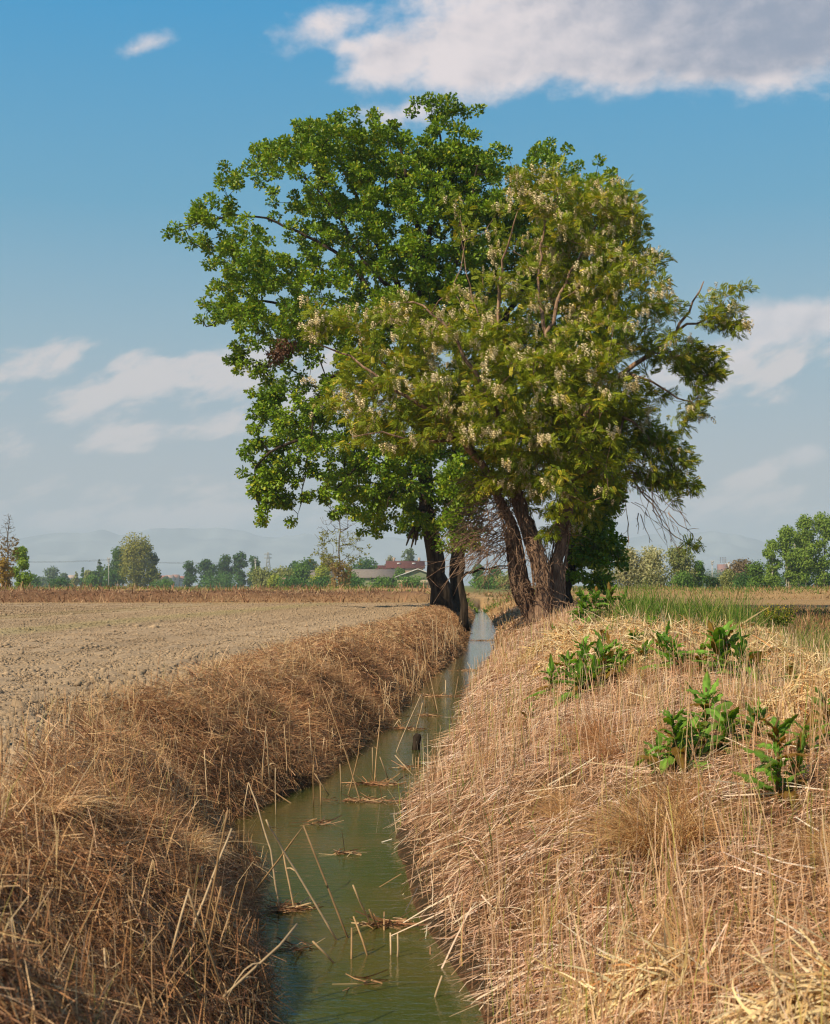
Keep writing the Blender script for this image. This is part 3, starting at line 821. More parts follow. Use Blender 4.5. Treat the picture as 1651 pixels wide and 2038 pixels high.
# dry vine stems wrapped round the stems and bare twigs hanging off them
A = Acc()
for i in range(230):
    li = limbs_l[rng.choice(3, p=[.42, .38, .2])]; line = smooth_line([PW(a, b, YL+(c[0] if c else 0)) for a, b, *c in li[0]][:7], 0.15, 0)
    a = rng.integers(0, max(2, int(len(line)*0.55))); L = rng.integers(5, 14); seg = line[a:a+L]
    if len(seg) < 3: continue
    th = rng.uniform(0, 6.28)+np.cumsum(rng.normal(scale=0.35, size=len(seg))); rr = 0.225*(1-np.linspace(a, a+len(seg), len(seg))/len(line)*0.75)+rng.uniform(0, 0.05)
    pts = seg+np.stack([np.cos(th)*rr, np.sin(th)*rr, rng.normal(scale=0.03, size=len(seg))], -1)
    A.add(*tube(pts, rng.uniform(0.006, 0.017)*np.linspace(1, .6, len(pts)), 5))
A.obj('vine_stems', M['lbark'], loc, smooth=True)
A = Acc()
for i in range(330):
    if i < 240: st = PW(rng.uniform(950, 1040), rng.uniform(950, 1110), YL+rng.uniform(-.5, .3)); dr = np.array([-1.0+rng.normal(scale=0.7), rng.normal(scale=0.5)-0.3, rng.normal(scale=0.35)]); L = rng.uniform(0.4, 1.25)
    elif i < 290: st = PW(rng.uniform(1020, 1110), rng.uniform(1060, 1200), YL-0.35); dr = np.array([rng.normal(), -0.5, rng.normal(scale=0.5)]); L = rng.uniform(0.3, 0.8)
    else:
        if i == 290: A.obj('bare_twigs', M['lbark'], loc, smooth=True); A = Acc()
        st = PW(rng.uniform(1240, 1340), rng.uniform(900, 1030), YL-0.6); dr = np.array([0.6+rng.normal(scale=.5), rng.normal(scale=.3), -0.8]); L = rng.uniform(0.3, 0.9)
    dr = dr/np.linalg.norm(dr); k = 7; t = np.linspace(0, 1, k)[:, None]
    wob = np.cumsum(rng.normal(scale=0.035, size=(k, 3)), 0)
    pts = st+dr*L*t+np.array([0, 0, -0.45*L])*t*t+wob*L*1.2; pts[0] = st
    A.add(*tube(pts, rng.uniform(0.005, 0.012)*np.linspace(1, .4, k), 4))
    for q in range(rng.integers(0, 3)):
        a = rng.integers(2, 6); e = pts[a]+nrm(dr+rng.normal(scale=0.7, size=3))*L*0.3
        A.add(*tube([pts[a], (pts[a]+e)/2+rng.normal(scale=.02, size=3), e], [0.006, 0.005, 0.003], 4))
A.obj('hanging_twigs', M['lbark'], loc, smooth=True)

# ------------------------------------------------------------------ dry grass, straw, clods
def sample_Y(n, y0, y1, p=1.25):
    """more roots near the camera, fewer (and larger) far away"""
    u = rng.random(n); a = 1-p
    return (y0**a+u*(y1**a-y0**a))**(1/a)


def slope_normal(X, Y):
    e = 0.06
    gx = (ground_z(X+e, Y)-ground_z(X-e, Y))/(2*e); gy = (ground_z(X, Y+e)-ground_z(X, Y-e))/(2*e)
    return nrm(np.stack([-gx, -gy, np.ones_like(gx)], -1))


def pal(n, cols, w, j=0.25):
    c = np.array(cols)[rng.choice(len(cols), n, p=np.array(w)/np.sum(w))]
    return c*(1+rng.uniform(-j, j, (n, 1)))*(1+rng.uniform(-0.06, 0.06, (n, 3)))


def in_view(X, Y, m=0.9): return np.abs(X) < 0.31*Y+m


STRAW = [(0.66, 0.46, 0.26), (0.54, 0.34, 0.17), (0.78, 0.58, 0.36), (0.42, 0.22, 0.10)]
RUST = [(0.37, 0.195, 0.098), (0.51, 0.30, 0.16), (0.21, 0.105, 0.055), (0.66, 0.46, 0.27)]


def put(name, parts, label_kind='stuff', mat='grass'):
    V = []; Fs = []; C = []; n = 0
    for (v, f, k, c) in parts:
        V.append(v); Fs.append(f+n); C.append(np.repeat(c, k, 0)); n += len(v)
    return tag(mesh_obj(name, np.concatenate(V), np.concatenate(Fs), M[mat], None, np.concatenate(C)), kind=label_kind)


def left_bank_grass():
    parts = []
    # matted rust-brown grass hanging down the shaded slope
    n = 165000; Y = sample_Y(n, 2.6, 60, 1.35); d = 0.0+rng.uniform(0.0, 1, n)*(0.74+0.36*sstep(7, 14, Y)+0.16*fbm(Y*1.7, Y*0+2, 341, 3)); X = eL(Y)-d
    k = in_view(X, Y) & (fbm(X*2.0, Y*1.4, 321, 3)+rng.normal(scale=.1, size=n) > -0.30); X, Y, d = X[k], Y[k], d[k]; n = len(X)
    Z = ground_z(X, Y); N_ = slope_normal(X, Y); sc = np.maximum(1, Y/8.0)
    lean = np.stack([fbm(X*4.5, Y*3.2, 101, 3), fbm(X*4.5, Y*3.2, 111, 3), 0*X], -1)*1.5
    D = nrm(N_*0.7+lean+rng.normal(scale=0.72, size=(n, 3))+np.array([0.15, -0.1, 0.3]))
    cl = fbm(X*2.6, Y*1.8, 121, 4)[:, None]
    tall = np.clip(0.5+1.3*fbm(X*1.3, Y*0.9, 131, 3), 0.15, 1.2)
    L = rng.uniform(0.03, 0.125, n)*(0.45+tall)*np.minimum(sc, 1.25)*np.where(d < 0.25, 0.75, 1)*(1-0.55*sstep(0.45, 0.8, d))
    B = np.stack([0.35+0*X, -0.1+0*X, -0.55+0*X], -1)*rng.uniform(0.2, 1.0, (n, 1))+rng.normal(scale=0.18, size=(n, 3))
    v, f, kk = ribbons(np.stack([X, Y, Z-0.01], -1), D, L, rng.uniform(0.0018, 0.0038, n)*sc**0.9, B, 2)
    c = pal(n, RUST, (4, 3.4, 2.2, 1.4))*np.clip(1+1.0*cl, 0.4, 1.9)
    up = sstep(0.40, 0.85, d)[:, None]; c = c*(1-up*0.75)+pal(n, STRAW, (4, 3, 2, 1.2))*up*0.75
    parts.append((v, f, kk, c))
    # broken stems lying over the slope
    n = 44000; Y = sample_Y(n, 2.6, 45, 1.35); X = eL(Y)-rng.uniform(-0.02, 1, n)*(0.74+0.36*sstep(7, 14, Y)); k = in_view(X, Y); X, Y = X[k], Y[k]; n = len(X); sc = np.maximum(1, Y/8.0)
    N_ = slope_normal(X, Y); D = nrm(nrm(np.cross(N_, rand_dirs(n)))+N_*rng.uniform(0.05, 0.5, (n, 1)))
    v, f, kk = ribbons(np.stack([X, Y, ground_z(X, Y)], -1)+N_*rng.uniform(0, 0.05, (n, 1)), D, rng.uniform(0.04, 0.17, n), rng.uniform(0.002, 0.0045, n)*sc**0.9, rng.normal(scale=0.12, size=(n, 3))-N_*0.1, 2, 0.5)
    parts.append((v, f, kk, pal(n, RUST+STRAW[:2], (3, 2.4, 3, 1.2, .7, .6))))
    # fluffy bleached fringe along the lip of the field
    n = 64000; Y = sample_Y(n, 3.2, 58, 1.15); e = (0.66+0.26*sstep(7, 14, Y))+rng.normal(0, 0.15, n)+0.25*fbm(Y*0.8, Y*0, 141, 3); X = eL(Y)-e
    keep = in_view(X, Y) & (fbm(X*1.1, Y*0.6, 151, 3) > -0.22+0.18*(e > 1.2)); X, Y = X[keep], Y[keep]; n = len(X)
    sc = np.maximum(1, Y/8.0); Z = ground_z(X, Y)
    D = nrm(np.stack([fbm(X*2, Y*2, 161, 2)*1.4+0.25, fbm(X*2, Y*2, 171, 2)*1.2, 0.55+0*X], -1)+rng.normal(scale=0.5, size=(n, 3)))
    D[:, 2] = np.abs(D[:, 2])*0.55+0.03; D = nrm(D)
    v, f, kk = ribbons(np.stack([X, Y, Z-0.005], -1), D, rng.uniform(0.03, 0.10, n)*np.minimum(sc, 1.2), rng.uniform(0.002, 0.004, n)*sc**0.9, rng.normal(scale=0.25, size=(n, 3))+np.array([0.1, 0, -0.3]), 2)
    parts.append((v, f, kk, pal(n, STRAW, (4, 2, 3.2, .8))))
    # upright seeding stalks in the slope
    n = 2600; Y = sample_Y(n, 2.8, 30, 1.4); X = eL(Y)-rng.uniform(-0.02, 0.95, n)
    k = in_view(X, Y); X, Y = X[k], Y[k]; n = len(X); sc = np.maximum(1, Y/9.0)
    D = nrm(np.array([0.08, 0, 1.0])+rng.normal(scale=0.16, size=(n, 3)))
    v, f, kk = ribbons(np.stack([X, Y, ground_z(X, Y)-.01], -1), D, rng.uniform(0.10, 0.24, n), rng.uniform(0.0022, 0.004, n)*sc**0.8, rng.normal(scale=0.14, size=(n, 3)), 3, 0.5)
    parts.append((v, f, kk, pal(n, STRAW+[(0.30, 0.27, 0.09)], (3, 3, 1.3, 3, .5))))
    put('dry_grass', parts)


def right_bank_grass():
    parts = []
    # straw mat: stems lying every way on the slope
    n = 150000; Y = sample_Y(n, 2.0, 55, 1.3); d = rng.uniform(0.015, 1, n)*np.minimum(3.4, 1.6+0.35*Y); X = eR(Y)+d
    k = in_view(X, Y) & ~((d > 2.45) & (d < 3.0) & (Y < 16) & (rng.random(n) < .8)); X, Y, d = X[k], Y[k], d[k]; n = len(X); sc = np.maximum(1, Y/7.0)
    N_ = slope_normal(X, Y); T = nrm(np.cross(N_, rand_dirs(n)))
    comb = nrm(np.stack([-0.9+fbm(X, Y, 181, 2), fbm(X*0.8, Y*0.8, 191, 2)*1.6, -0.3+0*X], -1)); comb = nrm(comb-N_*np.sum(comb*N_, -1, keepdims=True))
    D = nrm(T+comb*0.16+N_*rng.uniform(0.0, 0.38, (n, 1)))
    c1 = fbm(X*1.1, Y*0.8, 201, 3)[:, None]
    L = rng.uniform(0.035, 0.17, n)*np.minimum(sc, 1.4)
    v, f, kk = ribbons(np.stack([X, Y, ground_z(X, Y)], -1)+N_*rng.uniform(-0.005, 0.03, (n, 1)), D, L, rng.uniform(0.0017, 0.0038, n)*sc**0.9, rng.normal(scale=0.12, size=(n, 3))-N_*0.12, 2, 0.5)
    c = pal(n, [(0.74, 0.50, 0.355), (0.57, 0.345, 0.22), (0.90, 0.72, 0.58), (0.26, 0.12, 0.065)], (4, 2.6, 3.2, 2.2))
    o = np.clip(0.5+1.6*c1, 0, 1); c = c*(1-o*0.4)+pal(n, [(0.56, 0.30, 0.11), (0.46, 0.22, 0.075), (0.66, 0.43, 0.19)], (3, 2, 2))*o*0.4
    parts.append((v, f, kk, c))
    # thick broken reed stems lying about
    n = 1900; Y = sample_Y(n, 2.0, 25, 1.3); X = eR(Y)+rng.uniform(-.05, 1, n)*np.minimum(3.2, 1.4+0.3*Y); k = in_view(X, Y); X, Y = X[k], Y[k]; n = len(X); N_ = slope_normal(X, Y)
    D = nrm(nrm(np.cross(N_, rand_dirs(n)))+N_*rng.uniform(-0.02, 0.35, (n, 1)))
    v, f, kk = ribbons(np.stack([X, Y, ground_z(X, Y)], -1)+N_*rng.uniform(0.01, 0.05, (n, 1)), D, rng.uniform(0.08, 0.30, n), rng.uniform(0.003, 0.0062, n), rng.normal(scale=0.05, size=(n, 3)), 2, 0.3)
    parts.append((v, f, kk, pal(n, [(0.86, 0.72, 0.55), (0.62, 0.44, 0.27), (0.42, 0.25, 0.13), (0.75, 0.66, 0.56)], (3, 2, 1.2, 2))))
    # fine upright stalks, some still greenish
    n = 21000; Y = sample_Y(n, 1.9, 30, 1.35); X = eR(Y)+rng.uniform(0.0, 1, n)**0.9*np.minimum(3.2, 1.3+0.3*Y)
    dens = fbm(X*0.9, Y*0.7, 211, 3); k = in_view(X, Y) & (dens+rng.normal(scale=0.22, size=n) > -0.05); X, Y = X[k], Y[k]; n = len(X); sc = np.maximum(1, Y/8.0)
    D = nrm(np.array([-0.02, 0, 1.0])+rng.normal(scale=0.10, size=(n, 3)))
    v, f, kk = ribbons(np.stack([X, Y, ground_z(X, Y)-.01], -1), D, rng.uniform(0.10, 0.33, n), rng.uniform(0.002, 0.0042, n)*sc**0.85, rng.normal(scale=0.10, size=(n, 3)), 3, 0.45)
    parts.append((v, f, kk, pal(n, [(0.68, 0.46, 0.28), (0.52, 0.30, 0.16), (0.80, 0.60, 0.42), (0.40, 0.35, 0.10), (0.30, 0.34, 0.07)], (4, 3, 2, 1.1, .5))))
    # soft orange tufts
    m = 105; Yc = sample_Y(m, 2.2, 26, 1.2); Xc = eR(Yc)+rng.uniform(0.1, 1, m)*np.minimum(2.8, 1.0+0.3*Yc)
    k = in_view(Xc, Yc); Xc, Yc = Xc[k], Yc[k]; per = 210; m = len(Xc); hue = rng.random(m)
    R = np.stack([np.repeat(Xc, per), np.repeat(Yc, per), 0*np.repeat(Xc, per)], -1)+rng.normal(scale=(0.035, 0.035, 0), size=(m*per, 3)); n = len(R)
    R[:, 2] = ground_z(R[:, 0], R[:, 1])-.01
    leanc = np.repeat(rng.normal(scale=0.35, size=(m, 3)), per, 0); leanc[:, 2] = 0
    D = nrm(np.array([0, 0, 1.0])+leanc+rng.normal(scale=0.42, size=(n, 3))); D[:, 2] = np.abs(D[:, 2])
    out = np.stack([D[:, 0], D[:, 1], -0.55+0*D[:, 0]], -1)
    sc = np.maximum(1, R[:, 1]/8.0)
    v, f, kk = ribbons(R, D, rng.uniform(0.10, 0.24, n)*np.repeat(rng.uniform(.7, 1.2, m), per), rng.uniform(0.0016, 0.003, n)*sc, out*rng.uniform(0.1, 0.9, (n, 1)), 3, 0.7)
    ht = np.repeat(hue, per)[:, None]
    parts.append((v, f, kk, pal(n, [(0.60, 0.42, 0.21), (0.52, 0.33, 0.15)], (1, 1))*(1-ht*0.7)+pal(n, [(0.46, 0.20, 0.08), (0.36, 0.15, 0.06)], (1, 1))*ht*0.7))
    # beyond the ditch: dry ground cover to the left and right of the trees
    n = 30000; Y = sample_Y(n, 26, 110, 0.6); X = rng.uniform(-0.34, 0.34, n)*Y
    dr = X-eR(np.minimum(Y, 100)); dl = eL(np.minimum(Y, 100))-X
    k = ((dr > 0) & (dr < 5+0*X)) | ((dl > 0.7) & (Y > 51+0.05*(X+18))) | ((dr > 4) & (Y > 76)); X, Y = X[k], Y[k]; n = len(X)
    D = nrm(np.array([0, 0, 1.0])+rng.normal(scale=0.5, size=(n, 3))); D[:, 2] = np.abs(D[:, 2])
    v, f, kk = ribbons(np.stack([X, Y, ground_z(X, Y)-.02], -1), D, rng.uniform(0.10, 0.34, n), rng.uniform(0.02, 0.05, n)*Y/45, rng.normal(scale=0.2, size=(n, 3)), 2, 0.7)
    g = (fbm(X*0.12, Y*0.12, 221, 3)[:, None] > 0.12) & (Y[:, None] > 60)
    c = np.where(g, pal(n, [(0.11, 0.12, 0.03), (0.2, 0.17, 0.06)], (1, 1)), pal(n, [(0.42, 0.27, 0.13), (0.34, 0.19, 0.09), (0.5, 0.36, 0.2)], (1, 1, 1)))
    lf = (X < eL(np.minimum(Y, 100)))[:, None]
    c = np.where(lf & ~g, pal(n, [(0.32, 0.18, 0.10), (0.20, 0.105, 0.06), (0.44, 0.30, 0.18)], (2, 2, 1.6)), c)
    parts.append((v, f, kk, c))
    n = 16000; X = rng.uniform(-24, -1.2, n); c1_ = 52.5-X*0.05+1.5*fbm(X*0.05, X*0+1, 3, 2)+(X+18)*0.14; Y = c1_+rng.uniform(-0.6, 3.6, n)
    D = nrm(np.array([0, -.2, 0.8])+rng.normal(scale=0.6, size=(n, 3))); D[:, 2] = np.abs(D[:, 2])
    v, f, kk = ribbons(np.stack([X, Y, ground_z(X, Y)-.02], -1), D, rng.uniform(0.04, 0.12, n), rng.uniform(0.02, 0.05, n), rng.normal(scale=0.3, size=(n, 3)), 2, 0.6)
    k_ = np.clip(0.5+1.6*fbm(X*0.8, Y*0.9, 301, 4), 0, 1)[:, None]
    parts.append((v, f, kk, pal(n, [(0.36, 0.215, 0.13), (0.21, 0.12, 0.075)], (1, 1))*(1-k_)+pal(n, [(0.52, 0.37, 0.23), (0.15, 0.08, 0.05)], (2, 1))*k_))
    put('straw_litter', parts)


def green_grass():
    parts = []
    def area(n, X, Y, hgt, wid, cols, w, up=0.25):
        D = nrm(np.array([0, 0, 1.0])+rng.normal(scale=up, size=(n, 3)))
        v, f, kk = ribbons(np.stack([X, Y, ground_z(X, Y)-.02], -1), D, rng.uniform(0.5, 1.0, n)*hgt, wid*rng.uniform(.6, 1.2, n), rng.normal(scale=0.25, size=(n, 3))+np.array([0, 0, -.15]), 3, 0.85)
        parts.append((v, f, kk, pal(n, cols, w)))
    G = [(0.07, 0.15, 0.016), (0.15, 0.24, 0.03), (0.24, 0.25, 0.06), (0.42, 0.33, 0.16)]
    # dense reeds beyond the crest on the right
    n = 13000; Y = rng.uniform(15.5, 20, n); X = Y*rng.uniform(0.150, 0.245, n); k = fbm(X*1.6, Y*0.9, 311, 3)+rng.normal(scale=.12, size=n) > -0.08+0.5*sstep(0.225, 0.245, X/Y); X, Y = X[k], Y[k]; n = len(X)
    area(n, X, Y, 0.45+0.22*vnoise(X*2, Y*2, 5), 0.014, G, (4, 3, 1.2, .7))
    n = 2600; Y = rng.uniform(12, 19, n); X = Y*0.252+rng.uniform(-.35, 2.0, n)
    area(n, X, Y, 0.34, 0.010, G, (1.4, 2, 2, 4), .3)
    n = 1500; Y = rng.uniform(8, 12.5, n); X = Y*0.245+rng.uniform(-.1, 1.4, n)
    area(n, X, Y, 0.26, 0.007, G, (1, 1.4, 2, 5), .3)
    n = 420; Y = rng.uniform(13, 17, n); X = Y*rng.uniform(0.13, 0.235, n)
    area(n, X, Y, 0.55, 0.013, G, (2, 3, 3, 1), .16)
    n = 11000; Y = rng.uniform(19, 45, n); X = Y*rng.uniform(0.215, 0.34, n); area(n, X, Y, 0.26, 0.028, [(0.34, 0.17, 0.085), (0.42, 0.27, 0.14), (0.16, 0.17, 0.04), (0.10, 0.14, 0.03)], (3, 2.5, 2, 2), .5)
    # green strip of the far bank on the right, tufts on the field banks on the left
    n = 5000; Y = rng.uniform(80, 88, n); X = rng.uniform(8, 32, n); area(n, X, Y, 0.3, 0.06, G, (2, 2, 2, 1.5), .6)
    n = 2600; Y = rng.uniform(57, 60.5, n); X = -0.95+rng.normal(scale=0.7, size=n); area(n, X, Y, 0.32, 0.07, G, (3, 3, 1, 1), .5)
    n = 6500; Y = rng.uniform(66, 76, n); X = rng.uniform(-26, -1, n); k = fbm(X*0.2, Y*0.2, 231, 3) > -0.05; X, Y = X[k], Y[k]; area(len(X), X, Y, 0.22, 0.06, G, (2, 2, 2, 2), .7)
    n = 900; Y = rng.uniform(66, 72, n); X = rng.uniform(2, 9, n); area(n, X, Y, 0.35, 0.09, G, (2, 2, 1, 1), .5)
    # sparse green shoots among the straw
    n = 260; Y = sample_Y(n, 2.2, 12, 1.1); X = eR(Y)+rng.uniform(.2, 1.6, n); area(n, X, Y, 0.24, 0.006, G, (2, 3, 3, 0), .14)
    n = 40; Y = sample_Y(n, 3.2, 9, 1.1); X = eL(Y)-rng.uniform(.05, .6, n); area(n, X, Y, 0.18, 0.006, G, (1, 3, 3, 0), .25)
    put('green_grass', parts)


def soil_clods():
    t = (1+5**0.5)/2
    iv = nrm(np.array([[-1, t, 0], [1, t, 0], [-1, -t, 0], [1, -t, 0], [0, -1, t], [0, 1, t], [0, -1, -t], [0, 1, -t], [t, 0, -1], [t, 0, 1], [-t, 0, -1], [-t, 0, 1]], dtype=float))
    fi = np.array([[0, 11, 5], [0, 5, 1], [0, 1, 7], [0, 7, 10], [0, 10, 11], [1, 5, 9], [5, 11, 4], [11, 10, 2], [10, 7, 6], [7, 1, 8], [3, 9, 4], [3, 4, 2], [3, 2, 6], [3, 6, 8], [3, 8, 9], [4, 9, 5], [2, 4, 11], [6, 2, 10], [8, 6, 7], [9, 8, 1]])
    ov = np.array([[1, 0, 0], [-1, 0, 0], [0, 1, 0], [0, -1, 0], [0, 0, 1], [0, 0, -1]], dtype=float)
    of = np.array([[0, 2, 4], [2, 1, 4], [1, 3, 4], [3, 0, 4], [2, 0, 5], [1, 2, 5], [3, 1, 5], [0, 3, 5]])
    V = []; Fs = []; C = []; off = 0
    for (n, y0, y1, tv0, tf) in ((60000, 4.4, 13, iv, fi), (150000, 12, 50, ov, of)):
        Y = sample_Y(n, y0, y1, 0.9); X = eL(Y)-0.72-rng.random(n)*0.32*Y
        k = in_view(X, Y, .5) & (eL(Y)-X > 0.72+0.26*sstep(7, 14, Y)+0.22*fbm(X*1.5, Y*1.5, 241, 2)); X, Y = X[k], Y[k]; n = len(X)
        ed = np.exp(-((eL(Y)-X-1.1)/0.3)**2)*np.clip(0.4+1.5*fbm(X*0.9, Y*0.5, 251, 2), 0, 1)
        s = rng.lognormal(-5.15, 0.5, n)*(1+1.5*ed*rng.random(n)**2)*np.maximum(1, Y/9)**0.42
        pos = np.stack([X, Y, ground_z(X, Y)+s*0.15], -1)
        for q in range(4):
            m = np.arange(n) % 4 == q; k2 = int(m.sum()); nv = len(tv0)
            tv = tv0*(1+0.3*rng.normal(size=(nv, 1)))*np.array([1, 1, 0.7])
            a = rng.uniform(0, 6.28, k2); sd = np.stack([np.cos(a), np.sin(a), 0*a], -1); up = np.stack([-np.sin(a), np.cos(a), 0*a], -1); nz = np.tile([0, 0, 1.0], (k2, 1))
            v, f = scatter(tv, tf, pos[m], sd, up, nz, s[m]); V.append(v); Fs.append(f+off); off += len(v)
            c = field_tint(X[m], Y[m])*rng.uniform(0.8, 1.15, (k2, 1)); C.append(np.repeat(c, nv, 0))
    tag(mesh_obj('soil_clods', np.concatenate(V), np.concatenate(Fs), M['clod'], None, np.concatenate(C)), kind='stuff')


left_bank_grass(); right_bank_grass(); green_grass(); soil_clods()

# ------------------------------------------------------------------ tussocks of bleached leaves on the right bank
def tussock(px, py, h, r, wide, n, label, cols, w, group=None, ray=None):
    p = hit(px, py) if ray is None else ray
    t = empty('grass_tussock', p, label, 'grass tussock', group)
    a = rng.uniform(0, 6.28, n); rr = r*0.55*np.sqrt(rng.random(n))
    R = p+np.stack([np.cos(a)*rr, np.sin(a)*rr, -0.02+0*a], -1)
    D = nrm(np.stack([np.cos(a)*rr/r*0.9, np.sin(a)*rr/r*0.9, 1.0+0*a], -1)+rng.normal(scale=0.38, size=(n, 3)))
    out = nrm(np.stack([D[:, 0], D[:, 1], 0*a], -1)+rng.normal(scale=0.25, size=(n, 3)))
    L = 2.1*h*rng.uniform(0.6, 1.3, n)
    B = out*rng.uniform(0.15, 0.6, (n, 1))+np.array([0, 0, -0.85])*rng.uniform(0.5, 1.15, (n, 1))
    v, f, k = ribbons(R, D, L, wide*rng.uniform(0.5, 1.15, n), B, 5, 0.75)
    c = np.repeat(pal(n, cols, w), k, 0)
    mesh_obj('leaf_blades', v, f, M['grass'], t, c)
    return t


def mound(px, py, h, r, n, label, group):
    p = hit(px, py); t = empty('straw_mound', p, label, 'straw mound', group)
    a = rng.uniform(0, 6.28, n); u = np.sqrt(rng.random(n)); rr = r*u
    ell = 1+0.25*np.sin(a*2+rng.uniform(0, 6))
    X = p[0]+np.cos(a)*rr*ell*1.25; Y = p[1]+np.sin(a)*rr*ell
    Z = ground_z(X, Y)+h*(1-u**2.2)*(0.8+0.5*fbm(X*7, Y*7, 261, 2))-0.01
    nn = nrm(np.stack([np.cos(a)*u*1.1, np.sin(a)*u*1.1, 0.8+0*a], -1)); tg = nrm(np.cross(nn, rand_dirs(n)))
    D = nrm(tg*0.9+nn*rng.uniform(0.15, 1.1, (n, 1)))
    B = -nn*rng.uniform(0.3, 1.1, (n, 1))+rng.normal(scale=0.45, size=(n, 3))+np.array([0, 0, -.25])
    v, f, k = ribbons(np.stack([X, Y, Z], -1), D, rng.uniform(0.08, 0.20, n), rng.uniform(0.006, 0.013, n)*max(1, p[1]/10), B, 5, 0.7)
    mesh_obj('leaf_blades', v, f, M['grass'], t, np.repeat(pal(n, CREAM, (4, 3, 2.5, 1.1)), k, 0))
    return t


CREAM = [(0.72, 0.58, 0.33), (0.62, 0.44, 0.21), (0.78, 0.66, 0.43), (0.50, 0.25, 0.09)]
gT = 'heaps of bleached leaves along the crest of the right bank'
tus = [(1150, 1318, .20, .25, 'pale straw tussock nearest the ditch on the bank crest, left of the first dock plants'), (1215, 1285, .24, .3, 'broad cream straw mound under the dark dock clump beside the locust tree'),
       (1290, 1290, .22, .3, 'cream straw tussock on the crest between two low green dock plants'), (1395, 1296, .2, .28, 'pale tussock behind the tallest dock leaves on the crest'),
       (1485, 1290, .25, .28, 'shaggy cream straw mound at the right end of the crest'), (1110, 1290, .18, .25, 'small straw tussock below the locust stems'),
       (1530, 1340, .18, .25, 'flattened pale tussock beside the bare track at the right'), (1250, 1330, .16, .22, 'low straw tussock in front of the dock clump')]
for (px, py, h, r, lb) in tus: mound(px, py, h*1.15, r*1.5, 1500, lb, gT)
mound(1655, 1450, .30, .24, 1700, 'large cream straw mound cut by the right edge of the picture, above the dock seedlings', gT)
tussock(1335, 1680, .20, .26, 0.0035, 1500, 'dome of fine tan grass arching over in the middle of the right slope', [(0.56, 0.37, 0.17), (0.48, 0.28, 0.12), (0.62, 0.45, 0.24), (0.34, 0.16, 0.06)], (4, 3, 2, 1.5))
tussock(1190, 1470, .17, .12, 0.003, 420, 'small reddish grass tuft below the dock seedling on the slope', [(0.42, 0.2, 0.09), (0.5, 0.27, 0.13)], (1, 1))
tussock(1370, 1345, .15, .12, 0.003, 380, 'reddish grass tuft just below the tallest dock leaves', [(0.40, 0.19, 0.10), (0.48, 0.26, 0.14)], (1, 1))
mound(1600, 2110, .20, .17, 1300, 'golden straw mound in the bottom right corner, nearest the camera', None)
mound(1270, 1990, .10, .14, 900, 'low golden straw mound left of the corner mound on the near slope', None)
tussock(60, 1600, .07, .26, 0.0032, 1300, 'sunlit straw tussock on the near end of the left bank', STRAW, (4, 3, 2, 1))
tussock(330, 1690, .09, .22, 0.003, 1100, 'pale feathery grass tuft halfway down the left bank', STRAW, (3, 3, 3, 1))

